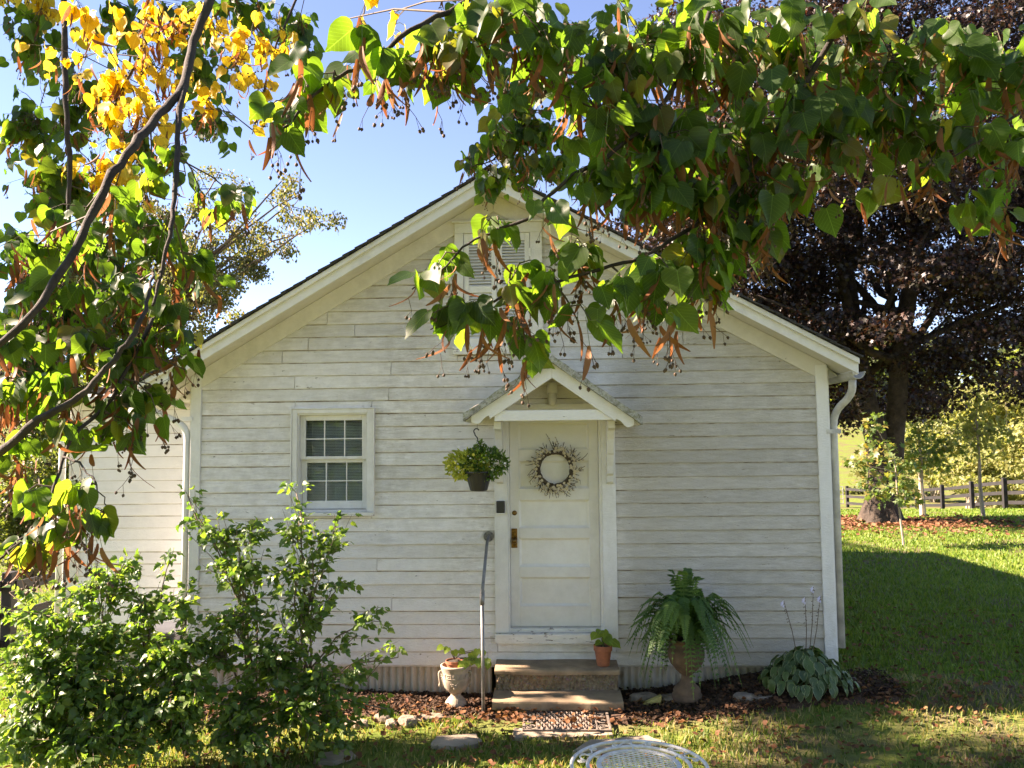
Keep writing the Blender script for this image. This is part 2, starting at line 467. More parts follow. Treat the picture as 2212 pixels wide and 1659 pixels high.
M_SHRUB_O = leaf_mat('shrub_leaf_single', [(0.040, 0.090, 0.024), (0.075, 0.145, 0.030), (0.14, 0.20, 0.045), (0.09, 0.16, 0.035), (0.05, 0.11, 0.028)], (3.0, 3.0, 1.1), 0.42, 0.42, 'object', False, 0.45)
M_MAPLE = leaf_mat('purple_maple_leaf', [(0.012, 0.0085, 0.008), (0.020, 0.0125, 0.010), (0.018, 0.020, 0.009), (0.058, 0.026, 0.016)], (2.8, 1.5, 0.9), 0.24, 0.42, 'island', False, 0.4)
M_CHERRY = leaf_mat('thin_tree_leaf', [(0.075, 0.105, 0.045), (0.11, 0.13, 0.05), (0.16, 0.125, 0.06), (0.07, 0.105, 0.045), (0.10, 0.125, 0.05)], (2.4, 2.2, 1.0), 0.4, 0.5)
M_GOLD = leaf_mat('golden_green_leaf', [(0.14, 0.18, 0.05), (0.22, 0.25, 0.08), (0.30, 0.27, 0.10), (0.17, 0.20, 0.07)], (1.8, 1.8, 0.9), 0.45, 0.5)
M_OLIVE = leaf_mat('olive_leaf', [(0.05, 0.075, 0.022), (0.085, 0.11, 0.03), (0.12, 0.13, 0.04)], (3.0, 3.0, 1.2), 0.4, 0.5)
M_OAK = leaf_mat('oak_sapling_leaf', [(0.06, 0.11, 0.03), (0.10, 0.155, 0.045), (0.24, 0.17, 0.05)], (2.8, 2.8, 1.2), 0.4, 0.45)
M_GRASSF = leaf_mat('lawn_blade', [(0.060, 0.125, 0.016), (0.10, 0.185, 0.024), (0.16, 0.24, 0.036), (0.21, 0.24, 0.05)], (2.4, 2.4, 1.2), 0.3, 0.5, 'island', False, 0.25)
M_GRASS = leaf_mat('grass_blade', [(0.050, 0.095, 0.016), (0.085, 0.15, 0.024), (0.14, 0.19, 0.036), (0.27, 0.23, 0.09), (0.34, 0.26, 0.13)], (2.4, 2.4, 1.2), 0.3, 0.5, 'island', False, 0.25)
M_LITTER = leaf_mat('dry_leaf', [(0.08, 0.037, 0.02), (0.18, 0.08, 0.035), (0.28, 0.15, 0.07), (0.13, 0.048, 0.026)], (1.6, 1.3, 0.9), 0.2, 0.7, 'island', False, 0.2)
M_LITTER2 = leaf_mat('dry_maple_leaf', [(0.14, 0.055, 0.03), (0.22, 0.095, 0.05), (0.28, 0.16, 0.08), (0.17, 0.065, 0.035)], (1.3, 1.1, 0.9), 0.15, 0.7, 'island', False, 0.2)
M_MULCH = leaf_mat('mulch_chip', [(0.033, 0.021, 0.014), (0.068, 0.040, 0.025), (0.13, 0.074, 0.044)], (1, 1, 1), 0.05, 0.85, 'island', False, 0.15)
M_FERN = leaf_mat('fern_frond', [(0.040, 0.10, 0.026), (0.070, 0.15, 0.036), (0.13, 0.22, 0.055)], (3.4, 3.2, 1.6), 0.38, 0.45, 'object', False, 0.3)
M_LIME = leaf_mat('lime_leaf', [(0.15, 0.24, 0.04), (0.22, 0.32, 0.05)], (2.2, 2.0, 1.0), 0.45, 0.45, 'object', True, 0.3)
M_BYEL = leaf_mat('yellow_sunlit_basket_leaf', [(0.40, 0.44, 0.06), (0.58, 0.56, 0.11), (0.24, 0.34, 0.05), (0.46, 0.48, 0.08)], (1.4, 1.4, 0.8), 0.5, 0.5)  # yellow leaves, colour brightened to stand for sun on the basket's left
M_BGRN = leaf_mat('green_basket_leaf', [(0.035, 0.085, 0.02), (0.06, 0.125, 0.025), (0.13, 0.2, 0.035)], (2.8, 2.8, 1.2), 0.38, 0.5)
def mat_hosta():
    m = NT('hosta_leaf')
    uv = m.n('ShaderNodeTexCoord').outputs['UV']
    sx = m.n('ShaderNodeSeparateXYZ'); m.l(uv, sx.inputs[0])
    edge = m.math('ADD', sx.outputs[0], m.math('MULTIPLY', m.math('SUBTRACT', m.noise(m.pos(), 40, 3), 0.5), 0.25))
    r = m.n('ShaderNodeObjectInfo').outputs['Random']
    g = m.ramp(r, [(0, (0.035, 0.075, 0.024)), (1, (0.085, 0.15, 0.04))])
    c = m.mix(m.ramp(edge, [(0.90, 0.0), (0.96, 1.0)]), g, (0.34, 0.37, 0.20))
    m.set(col=c, rough=0.38)
    h = m.math('SINE', m.math('MULTIPLY', sx.outputs[0], 26.0))
    m.bump(h, 0.35, 0.003)
    tr = m.n('ShaderNodeBsdfTranslucent'); m.l(m.mix(1.0, c, (2.4, 2.4, 1.2), 'MULTIPLY'), tr.inputs[0])
    mx = m.n('ShaderNodeMixShader'); mx.inputs[0].default_value = 0.28
    m.l(m.b.outputs[0], mx.inputs[1]); m.l(tr.outputs[0], mx.inputs[2]); m.l(mx.outputs[0], m.out.inputs[0])
    return m.m
M_HOSTA = mat_hosta()
# ================================================================== GROUND
def nstep(a, b, x):
    t = np.clip((x - a) / (b - a), 0, 1)
    return t * t * (3 - 2 * t)
def gzn(x, y):
    x = np.asarray(x, float); y = np.asarray(y, float)
    z = np.interp(y + 8.0, [0, 24, 32, 46, 70, 110, 200, 500, 2000], [0.07, 0.07, -0.25, -1.5, -1.6, 0.5, 11, 34, 60])
    z = z + 0.20 * nstep(0.75, 2.2, x) * nstep(-1.25, -0.3, y) * (1 - nstep(10, 22, y))
    z = z - 0.5 * nstep(4, 9, -x) * (1 - nstep(25, 60, y))
    near = 1 - nstep(30, 60, y)
    z = z + near * (0.012 * np.sin(x * 2.3 + 1.1 * np.sin(y * 1.7)) + 0.010 * np.sin(y * 3.1 + x * 1.3))
    return z
def gz(x, y): return float(gzn(x, y))
def on_ground(px, py):
    p = at_z(px, py, 0.0)
    for _ in range(12):
        p = at_z(px, py, gz(p.x, p.y))
    return p

def axis(lo, a, b, hi, step, grow=1.22):
    xs = list(np.arange(a, b + 1e-6, step))
    s, v = step, b
    while v < hi:
        s *= grow; v += s; xs.append(min(v, hi))
    s, v = step, a
    while v > lo:
        s *= grow; v -= s; xs.insert(0, max(v, lo))
    return np.array(xs)
def build_ground():
    xs = axis(-1400, -14, 16, 1400, 0.25); ys = axis(-40, -9, 16, 1800, 0.25)
    X, Y = np.meshgrid(xs, ys)
    V = np.stack([X, Y, gzn(X, Y)], -1).reshape(-1, 3)
    nx, ny = len(xs), len(ys)
    i = np.arange(ny - 1)[:, None] * nx + np.arange(nx - 1)[None, :]
    F = np.stack([i, i + 1, i + nx + 1, i + nx], -1).reshape(-1)
    me = np_mesh('ground', V, F, 4, M_GROUND, True)
    obj('ground', me, None, kind='structure', label='green lawn and pasture around the white cottage')
build_ground()

def sheet(name, x0, x1, y0, y1, lift, mat, label, step=0.06, edge=None):
    xs = np.arange(x0, x1 + 1e-6, step); ys = np.arange(y0, y1 + 1e-6, step)
    X, Y = np.meshgrid(xs, ys)
    Z = gzn(X, Y) + lift + 0.012 * np.sin(X * 13 + Y * 5) * np.sin(Y * 17 - X * 4)
    if edge is not None: Z = Z - edge(X, Y)
    V = np.stack([X, Y, Z], -1).reshape(-1, 3)
    nx, ny = len(xs), len(ys)
    i = np.arange(ny - 1)[:, None] * nx + np.arange(nx - 1)[None, :]
    F = np.stack([i, i + 1, i + nx + 1, i + nx], -1).reshape(-1)
    obj(name, np_mesh(name, V, F, 4, mat, True), None, kind='structure', label=label)
sheet('garden_bed', -3.6, 3.4, -1.25, 0.02, 0.03, M_BED, 'strip of brown mulch along the foot of the cottage wall', 0.06,
      lambda X, Y: 0.10 * nstep(-0.66 - 0.08 * np.sin(X * 1.7), -0.86 - 0.08 * np.sin(X * 1.7), Y) + 0.12 * nstep(2.95, 3.3, X))
_rx = np.linspace(9, 60, 60)
def build_road():
    V, F = [], []
    for i, x in enumerate(_rx):
        y = 29.0 + 0.10 * (x - 12)
        for w in (-1.3, 1.3):
            V.append((x, y + w, gz(x, y + w) + 0.03))
    for i in range(len(_rx) - 1):
        F += [2 * i, 2 * i + 2, 2 * i + 3, 2 * i + 1]
    obj('road', np_mesh('road', np.array(V), np.array(F), 4, M_ROAD, False), None, kind='structure', label='pale gravel drive beyond the black board fence')
build_road()

# ================================================================== COTTAGE
rnd = random.Random(7)
XL = at_y(413, 1060).x            # outer faces of the main gable wall
XR = at_y(1794, 1110).x
YB = 8.4
RY = -0.36                         # plane of the rake boards
APX = at_y(1060, 366, RY); _l = at_y(415, 756, RY); _r = at_y(1854, 770, RY)
ML = (APX.z - _l.z) / (APX.x - _l.x)
MR = (APX.z - _r.z) / (_r.x - APX.x)
def zr(x): return APX.z - (ML * (APX.x - x) if x < APX.x else MR * (x - APX.x))
XEL, XER = XL - 0.36, _r.x
Z0 = at_y(700, 1435).z             # lower edge of the siding
EXPO = (at_y(440, 842).z - at_y(440, 1434).z) / 21.0

house = thing('cottage', (0, 0, 0), 'old white clapboard cottage with a steep gable and peeling paint', 'house')

# openings (outside edge of casings, used to cut the boards) and true holes
wx0, wx1 = at_y(633, 1000).x, at_y(808, 1000).x
wz0, wz1 = at_y(720, 1112).z, at_y(720, 884).z
dx0, dx1 = at_y(1069, 1150).x, at_y(1331, 1150).x
dz0, dz1 = at_y(1200, 1388).z, at_y(1200, 890).z
sx0, sx1 = at_y(983, 620).x, at_y(1172, 620).x
sz0, sz1 = at_y(1080, 766).z, at_y(1080, 483).z
HOLES = [(wx0 + .02, wx1 - .02, wz0 + .01, wz1 - .02), (dx0 + .02, dx1 - .02, dz0 + .01, dz1), (sx0 + .02, sx1 - .02, sz0 + .01, sz1 - .01)]

_bm = 0
def board(par, x0b, x1b, x0t, x1t, zb, zt, mat, Y=0.0):
    """one lapped board: thick lower lip, thin upper edge, a little wavy"""
    n = max(1, int((x1b - x0b) / 0.30))
    ph, ph2 = rnd.uniform(0, 9), rnd.uniform(0, 9)
    tilt = rnd.uniform(-0.0022, 0.0022)
    dy = rnd.uniform(-0.002, 0.002)
    vs, fs, mi = [], [], []
    for i in range(n + 1):
        t = i / n
        xb, xt = x0b + (x1b - x0b) * t, x0t + (x1t - x0t) * t
        w = 0.0016 * math.sin(xb * 3.1 + ph) + 0.0012 * math.sin(xb * 9.7 + ph2) + tilt * (t - 0.5) * 2
        b = 0.0022 * math.sin(xb * 2.3 + ph2)
        yl = Y - 0.024 + dy + b
        zd = max(zb + .02, zt - .014 - .007 + .003 * math.sin(xb * 17 + ph))
        ud = (zd - zb) / (zt - zb)
        vs += [(xb, Y, zb + w), (xb, yl + .003, zb + w), (xb, yl, zb + w + .004), (xb, yl + .0005, zb + w + .012), (xb + (xt - xb) * ud, yl + (Y - .008 - yl) * ud, zd), (xt, Y - 0.008, zt)]
    for i in range(n):
        a, c = i * 6, (i + 1) * 6
        for j in range(5):
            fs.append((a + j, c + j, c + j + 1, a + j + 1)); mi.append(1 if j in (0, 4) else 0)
    fs.append((0, 1, 2, 3, 4, 5)); e = n * 6; fs.append((e + 5, e + 4, e + 3, e + 2, e + 1, e)); mi += [0, 0]
    fs = [f[::-1] for f in fs]
    m = MB(); m.add(vs, fs); m.m = mi
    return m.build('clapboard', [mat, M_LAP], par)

def clad(par, xl, xr, z0, z1, expo, mat, holes, lim=None, Y=0.0, nmax=99, joint=2.3):
    k = 0
    while z0 + k * expo < z1 and k < nmax:
        zb = z0 + k * expo + rnd.uniform(-.003, .003); zt = min(z0 + (k + 1) * expo + 0.014, z1 + .01)
        k += 1
        segs = [(xl, xr, zb, zt)]
        for (hx0, hx1, hz0, hz1) in holes:
            if hz1 < zb or hz0 > zt - .014: continue
            out = []
            for (a, b, p, q) in segs:
                if hx1 <= a or hx0 >= b: out.append((a, b, p, q)); continue
                if a < hx0: out.append((a, hx0, p, q))
                if b > hx1: out.append((hx1, b, p, q))
                if hz0 > p + .012: out.append((max(a, hx0), min(b, hx1), p, hz0))
                if hz1 < q - .02: out.append((max(a, hx0), min(b, hx1), hz1, q))
            segs = out
        for (a, b, p, q) in segs:
            cuts = [a]
            while b - cuts[-1] > joint + 0.5:
                cuts.append(cuts[-1] + rnd.uniform(0.7, joint))
                if rnd.random() < 0.35: break
            cuts.append(b)
            for c0, c1 in zip(cuts[:-1], cuts[1:]):
                g = 0.0028
                c0b = c0t = c0 + g; c1b = c1t = c1 - g
                if lim:
                    lb, rb = lim(p); lt, rt = lim(q)
                    c0b, c1b = max(c0b, lb), min(c1b, rb); c0t, c1t = max(c0t, lt), min(c1t, rt)
                    if c1b - c0b < 0.02: continue
                    if c1t - c0t < 0.01: c0t = c1t = (c0t + c1t) / 2
                board(par, c0b, c1b, c0t, c1t, p, q, mat, Y)
DROP = 0.14
def glim(z):
    return (APX.x - (APX.z - DROP - z) / ML, APX.x + (APX.z - DROP - z) / MR)
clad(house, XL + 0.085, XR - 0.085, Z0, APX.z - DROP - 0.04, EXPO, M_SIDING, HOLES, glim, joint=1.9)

# sheathing behind the boards, side and back walls, all closed
m = MB()
ox0, ox1 = at_y(1098, 1150).x, at_y(1301, 1150).x          # door opening
oz0, oz1 = at_y(1200, 1366).z, at_y(1200, 893).z
gx0, gx1 = at_y(644, 1000).x, at_y(795, 1000).x            # window opening
gz0, gz1 = at_y(720, 1101).z, at_y(720, 893).z
XS = [XL, gx0, gx1, ox0, ox1, XR]
zt_ = min(zr(XL), zr(XR)) - 0.16
cols = [[(Z0 - .02, zt_)], [(Z0 - .02, gz0), (gz1, zt_)], [(Z0 - .02, zt_)], [(Z0 - .02, oz0), (oz1, zt_)], [(Z0 - .02, zt_)]]
for i, c in enumerate(cols):
    for a, b in c: m.box(XS[i], XS[i + 1], 0.001, 0.10, a, b)
m.prism([(XL, zt_), (XR, zt_), (XR, zr(XR) - .10), (APX.x, APX.z - .10), (XL, zr(XL) - .10)], 0.001, 0.10)
m.box(XL, XL + .1, 0.10, YB, Z0 - .02, zr(XL) - .12)
m.box(XR - .1, XR, 0.10, YB, Z0 - .02, zr(XR) - .12)
m.prism([(XL, Z0 - .02), (XR, Z0 - .02), (XR, zr(XR) - .10), (APX.x, APX.z - .10), (XL, zr(XL) - .10)], YB - .1, YB)
m.box(XL, XR, 0.1, YB, Z0 - .02, Z0 + .05)
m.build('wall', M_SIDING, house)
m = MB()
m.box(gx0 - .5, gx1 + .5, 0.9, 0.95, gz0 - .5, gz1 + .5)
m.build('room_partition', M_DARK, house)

# corner boards
for nm, a, b in (('corner_board', XL - .004, XL + 0.098), ('corner_board', XR - 0.104, XR + .004)):
    MB().box(a, b, -0.036, 0.012, Z0 - 0.05 if a > 0 else Z0 - .01, zr((a + b) / 2) - 0.17).build(nm, M_TRIM, house, bevel=.004)
MB().box(XR + .0045, XR + .026, 0.0, 0.11, Z0 - .05, zr(XR) - .17).build('corner_board', M_TRIM, house, bevel=.003)
MB().box(XL - .026, XL - .0045, 0.0, 0.11, Z0 - .01, zr(XL) - .17).build('corner_board', M_TRIM, house, bevel=.003)

# side wall boards (seen only edge-on)
def band(x0, x1, top, h):
    return [(x0, zr(x0) - top), (x1, zr(x1) - top), (x1, zr(x1) - top - h), (x0, zr(x0) - top - h)]
eps = 0.0015
for (a, b) in ((XEL, APX.x - eps), (APX.x + eps, XER)):
    MB().prism(band(a, b, 0.018, 0.052), RY - 0.035, RY - 0.002).build('rake_moulding', M_TRIM, house, bevel=.006)
    MB().prism(band(a, b, 0.055, 0.105), RY, RY + 0.022).build('rake_board', M_TRIM, house, bevel=.004)
    MB().prism(band(a, b, 0.118, 0.014), RY + 0.024, 0.10).build('soffit', M_SOFFIT, house)
    MB().prism(band(a, b, 0.018, 0.03), RY + 0.03, YB + .3).build('roof_deck', M_SOFFIT, house)
    MB().prism(band(max(a, XL - .004), min(b, XR + .004), 0.134, 0.175), -0.033, -0.002).build('frieze_board', M_SOFFIT, house, bevel=.004)
# shingle courses, one lap after another up each slope
for sgn, xe, mm in ((-1, XEL, ML), (1, XER, MR)):
    ang = math.atan(mm)
    L = abs(APX.x - xe) / math.cos(ang)
    n = int(L / 0.135) + 1
    q = MB(); y0, y1 = RY - 0.065, YB + .32
    ns = 44
    vs, fs = [], []
    for i in range(ns + 1):
        y = y0 + (y1 - y0) * i / ns
        j = rnd.uniform(-.006, .006)
        vs += [(-.02 + j, y, 0.012), (-.02 + j, y, 0.024), (0.17, y, 0.010), (0.17, y, -0.002)]
    for i in range(ns):
        a, c = 4 * i, 4 * i + 4
        for j in range(4): fs.append((a + j, a + (j + 1) % 4, c + (j + 1) % 4, c + j))
    fs += [(3, 2, 1, 0), (4 * ns, 4 * ns + 1, 4 * ns + 2, 4 * ns + 3)]
    me = q.add(vs, fs).mesh('shingle_course', M_SHINGLE)
    for k in range(n):
        s = k * 0.135
        x = xe + (-sgn) * s * math.cos(ang) * 1.0
        if (sgn < 0 and x > APX.x - .1) or (sgn > 0 and x < APX.x + .1): break
        o = obj('shingle_course', me, house)
        rot = Matrix.Rotation(-ang if sgn < 0 else ang, 4, 'Y')
        flip = Matrix.Identity(4) if sgn < 0 else Matrix.Scale(-1, 4, (1, 0, 0))
        o.matrix_basis = Matrix.Translation((x, rnd.uniform(-.008, .008), zr(x) - 0.012)) @ rot @ flip
MB().prism([(APX.x - .16, zr(APX.x - .16) + .016), (APX.x, APX.z + .018), (APX.x + .16, zr(APX.x + .16) + .016), (APX.x + .16, zr(APX.x + .16) + .026), (APX.x, APX.z + .03), (APX.x - .16, zr(APX.x - .16) + .026)], RY - .07, YB + .32).build('ridge_cap', M_SHINGLE, house)
# eave fascias and boxed ends
MB().box(XER - .022, XER - .001, RY + 0.03, YB + .3, zr(XER) - .165, zr(XER) - .05).build('eave_fascia', M_TRIM, house)
MB().box(XEL + .001, XEL + .022, RY + 0.03, YB + .3, zr(XEL) - .165, zr(XEL) - .05).build('eave_fascia', M_TRIM, house)
MB().prism([(XR + .03, zr(XR) - .137), (XER - .024, zr(XER) - .137), (XER - .024, zr(XER) - .15), (XR + .03, zr(XR) - .15)], 0.11, YB + .2).build('soffit', M_SOFFIT, house)
MB().prism([(XL - .03, zr(XL) - .137), (XEL + .024, zr(XEL) - .137), (XEL + .024, zr(XEL) - .15), (XL - .03, zr(XL) - .15)], 0.11, YB + .2).build('soffit', M_SOFFIT, house)

def gutter(x, z, y0, y1, r=0.062):
    vs, fs = [], []
    n = 12
    for y in (y0, y1):
        for rr in (r, r - .005):
            for i in range(n + 1):
                w = math.pi + math.pi * i / n
                vs.append((x + rr * math.cos(w), y, z + rr * math.sin(w)))
    k = n + 1
    for i in range(n):
        fs += [(i, i + 1, i + 1 + 2 * k, i + 2 * k), (k + i + 1, k + i, i + 3 * k, i + 1 + 3 * k), (i, k + i, k + i + 1, i + 1), (2 * k + i + 1, 3 * k + i + 1, 3 * k + i, 2 * k + i)]
    m = MB().add(vs, fs)
    m.tube([(x + r, y0, z), (x + r, y1, z)], .008, 6)
    m.tube([(x - r, y0, z), (x - r, y1, z)], .005, 6)
    return m.build('gutter', M_GUTTER, house, smooth=False)
def bend(pts, n=6, r=0.09):
    """round the corners of a polyline"""
    P = [Vector(p) for p in pts]; out = [P[0]]
    for i in range(1, len(P) - 1):
        a = (P[i - 1] - P[i]); b = (P[i + 1] - P[i])
        ra = min(r, a.length * .49); rb = min(r, b.length * .49)
        s, e = P[i] + a.normalized() * ra, P[i] + b.normalized() * rb
        for k in range(n + 1):
            t = k / n
            out.append(s * (1 - t) ** 2 + P[i] * 2 * t * (1 - t) + e * t * t)
    out.append(P[-1]); return out
GX = XER + 0.03; GZR = zr(XER) - 0.135
gutter(GX, GZR, RY + 0.10, YB + .2)
DSX = XR + 0.075
dsb = at_y(1822, 1398, 0.06).z
pts = bend([(GX, -0.11, GZR - .05), (GX, -0.09, GZR - .20), (DSX, 0.05, GZR - .36), (DSX, 0.05, dsb)], 8, .13)
rad = [0.034 * (1 + (0.05 if i % 2 else 0)) for i in range(len(pts))]; rad[0] = .034; rad[-1] = rad[-2] = .034
MB().tube(pts, rad, 14).build('downspout', M_GUTTER, house, smooth=True)
MB().box(XR - .02, DSX + .04, -.04, -.036, GZR - .56, GZR - .52).build('downspout_strap', M_GUTTER, house)
GXL = XEL - 0.03; GZL = zr(XEL) - 0.135
gutter(GXL, GZL, RY + 0.10, 0.9)
DSL = XL - 0.048
pts = bend([(GXL, -0.06, GZL - .05), (GXL, -0.05, GZL - .12), (DSL, 0.0, GZL - .28), (DSL, 0.0, 0.15)], 8, .13)
MB().tube(pts, 0.033, 14).build('downspout', M_METALW, house, smooth=True)
zz = at_y(408, 905).z
MB().box(DSL - .04, XL + .02, -.045, -.0385, zz - .018, zz + .018).build('downspout_strap', M_METALW, house)

# foundation skirt of corrugated sheet
def corrugated(x0, x1, y, z0, z1):
    n = int((x1 - x0) / 0.011)
    vs, fs = [], []
    for i in range(n + 1):
        x = x0 + (x1 - x0) * i / n
        yy = y - 0.016 * math.sin(x / 0.067 * 2 * math.pi)
        vs += [(x, yy, z0), (x, yy, z1)]
    for i in range(n): fs.append((2 * i, 2 * i + 2, 2 * i + 3, 2 * i + 1))
    return MB().add(vs, fs).build('foundation_skirt', M_TIN, house, smooth=True)
corrugated(XL + .01, at_y(1062, 1450).x, 0.035, -0.15, Z0 + .01)
corrugated(at_y(1336, 1450).x, XR - .01, 0.075, -0.15, Z0 + .01)

# ------------------------------------------------------------------ window
WN = house
cw = 0.05
q = MB()
q.box(wx0, gx0, -0.046, 0.0, wz0 + .03, wz1)
q.box(gx1, wx1, -0.046, 0.0, wz0 + .03, wz1)
q.box(gx0 + .0005, gx1 - .0005, -0.046, 0.0, gz1, wz1 - .0005)
q.box(wx0 - .012, wx0 - .0005, -0.058, 0.0, wz0 + .03, wz1 + .012)
q.box(wx1 + .0005, wx1 + .012, -0.058, 0.0, wz0 + .03, wz1 + .012)
q.box(wx0, wx1, -0.058, 0.0, wz1 + .0005, wz1 + .012)
win = q.build('window', M_TRIM, house, bevel=.004)
q = MB()   # jamb lining
q.box(gx0, gx0 + .012, -0.03, 0.10, gz0, gz1 - .001); q.box(gx1 - .012, gx1, -0.03, 0.10, gz0, gz1 - .001); q.box(gx0 + .0125, gx1 - .0125, -0.03, 0.10, gz1 - .014, gz1 - .001)
q.build('jamb', M_TRIM, win)
MB().prism([(wx0 - .012, wz0 + .028), (wx1 + .012, wz0 + .028), (wx1 + .012, wz0 - .008), (wx0 - .012, wz0 - .008)], -0.075, 0.09).build('sill', M_SILL, win, bevel=.005)
def sash(x0, x1, z0, z1, st, top, bot, Y, vx, hz, mw):
    q = MB()
    q.box(x0, x0 + st, Y, Y + .035, z0, z1); q.box(x1 - st, x1, Y, Y + .035, z0, z1)
    q.box(x0 + st + .0004, x1 - st - .0004, Y + .0005, Y + .0345, z1 - top, z1); q.box(x0 + st + .0004, x1 - st - .0004, Y + .0005, Y + .0345, z0, z0 + bot)
    q.build('sash', M_TRIM, win, bevel=.003)
    gx = [x0 + st] + vx + [x1 - st]; gzz = [z0 + bot] + hz + [z1 - top]
    for x in vx: MB().box(x - mw / 2, x + mw / 2, Y + .004, Y + .03, z0 + bot, z1 - top).build('muntin', M_TRIM, win)
    for z in hz:
        for a, b in zip(gx[:-1], gx[1:]):
            MB().box(a + mw / 2 * (a != gx[0]) + .0004, b - mw / 2 * (b != gx[-1]) - .0004, Y + .005, Y + .029, z - mw / 2, z + mw / 2).build('muntin', M_TRIM, win)
    for a, b in zip(gx[:-1], gx[1:]):
        for c, d in zip(gzz[:-1], gzz[1:]):
            MB().box(a, b, Y + .016, Y + .018, c, d).build('pane', M_GLASS, win)
X_ = lambda px: at_y(px, 1000, 0.03).x
Z_ = lambda py: at_y(720, py, 0.03).z
zm = Z_(992)
sash(gx0 + .013, gx1 - .013, zm, gz1 - .015, 0.052, 0.052, 0.030, 0.020, [X_(701), X_(744.5)], [Z_(948)], .011)
sash(gx0 + .013, gx1 - .013, gz0 + .004, zm + .002, 0.056, 0.036, 0.078, 0.058, [X_(703), X_(747)], [Z_(1039)], .011)
blind = thing('window_blind', (0.5 * (gx0 + gx1), 0.13, gz1 - .03), 'pale slatted blind behind the panes of the small window', 'blind')
n = 54
zz0, zz1 = gz0 + .07, gz1 - .05
q = MB()
sw = gx1 - gx0 - .05
a_ = R_(32)
q.add([(-sw / 2, -.011 * math.cos(a_), -.011 * math.sin(a_)), (sw / 2, -.011 * math.cos(a_), -.011 * math.sin(a_)), (sw / 2, 0, .0015), (-sw / 2, 0, .0015), (sw / 2, .011 * math.cos(a_), .011 * math.sin(a_)), (-sw / 2, .011 * math.cos(a_), .011 * math.sin(a_))], [(0, 1, 2, 3), (3, 2, 4, 5)])
me = q.mesh('slat', M_BLIND)
for i in range(n):
    o = obj('slat', me, blind)
    o.matrix_basis = Matrix.Translation((0.5 * (gx0 + gx1), 0.128, zz0 + (zz1 - zz0) * i / (n - 1))) @ Matrix.Rotation(rnd.uniform(-.03, .03), 4, 'X')
for t in (.12, .5, .88):
    x = gx0 + .03 + (gx1 - gx0 - .06) * t
    MB().tube([(x, .115, zz0), (x, .115, zz1 + .02)], .0015, 4).build('cord', M_BLIND, blind)
MB().box(gx0 + .02, gx1 - .02, .11, .145, zz1 + .005, zz1 + .035).build('head_rail', M_BLIND, blind)

# ------------------------------------------------------------------ door with casing
q = MB()
q.box(dx0, ox0, -0.042, 0.0, dz0 + .10, oz1 + .05)
MBc = q.build('door_casing', M_TRIM, house, bevel=.004)
MB().box(ox1, dx1, -0.042, 0.0, dz0 + .01, oz1 + .05).build('door_casing', M_TRIM, house, bevel=.004)
MB().box(ox0 + .0005, ox1 - .0005, -0.040, 0.0, oz1, oz1 + .09).build('door_casing', M_TRIM, house, bevel=.003)
MB().box(ox1 - .022, ox1 - .001, -0.018, 0.10, oz0, oz1 - .001).build('door_jamb', M_TRIM, house)
MB().box(ox0 + .001, ox0 + .014, -0.018, 0.10, oz0, oz1 - .001).build('door_jamb', M_TRIM, house)
MB().prism([(dx0, oz0), (ox1 - .03, oz0), (ox1 - .03, dz0 + .005), (dx0, dz0 + .005)], -0.085, 0.0).build('threshold', M_SILL, house, bevel=.006)
MB().box(ox0 + .014, ox1 - .023, 0.0, 0.10, oz0 + .001, oz0 + .035).build('threshold', M_SILL, house, bevel=.003)
DY = 0.062
da, db = ox0 + .016, ox1 - .024
dza, dzb = oz0 + .040, oz1 - .004
Zd = lambda py: at_y(1200, py, DY).z
pr = [(Zd(971), Zd(914)), (Zd(1055), Zd(996)), (Zd(1140), Zd(1080)), (Zd(1224), Zd(1163)), (Zd(1309), Zd(1247))]
pxa, pxb = at_y(1122, 1150, DY).x, at_y(1274, 1150, DY).x
q = MB()
q.box(da, pxa, DY, DY + .036, dza, dzb); q.box(pxb, db, DY, DY + .036, dza, dzb)
edges = [dza] + [v for p in reversed(pr) for v in p] + [dzb]
for i in range(0, len(edges), 2): q.box(pxa + .0004, pxb - .0004, DY + .0006, DY + .035, edges[i], edges[i + 1])
door = q.build('door', M_DOOR, house, bevel=.003)
for a, b in pr:
    q = MB()
    i_ = 0.02
    vs = [(pxa, DY + .016, a), (pxb, DY + .016, a), (pxb, DY + .016, b), (pxa, DY + .016, b), (pxa + i_, DY + .030, a + i_), (pxb - i_, DY + .030, a + i_), (pxb - i_, DY + .030, b - i_), (pxa + i_, DY + .030, b - i_)]
    q.add(vs, [(0, 1, 5, 4), (1, 2, 6, 5), (2, 3, 7, 6), (3, 0, 4, 7), (4, 5, 6, 7)])
    q.build('panel', M_DOOR, door)
kx0, kx1 = at_y(1104.5, 1160, DY).x, at_y(1117.5, 1160, DY).x
kz0, kz1 = Zd(1183), Zd(1141)
q = MB().box(kx0, kx1, DY - .006, DY - .0005, kz0, kz1)
q.build('lock_plate', M_BRASS, door, bevel=.003)
kc = Vector(((kx0 + kx1) / 2, DY, kz0 + .07))
q = MB(); q.lathe([(0.0, 0.062), (.018, .060), (.026, .050), (.027, .042), (.020, .030), (.011, .022), (.011, .004)], (0, 0, 0), 18)
o = q.build('door_knob', M_BRASS, door, smooth=True); o.matrix_basis = Matrix.Translation((kc.x, DY - .005, kc.z)) @ Matrix.Rotation(R_(90), 4, 'X')
q = MB(); q.lathe([(0, .012), (.016, .012), (.022, .008), (.024, 0)], (0, 0, 0), 18)
o = q.build('deadbolt', M_BRASS, door, smooth=True); c = at_y(1111.5, 1108, DY); o.matrix_basis = Matrix.Translation((c.x, DY, c.z)) @ Matrix.Rotation(R_(90), 4, 'X')

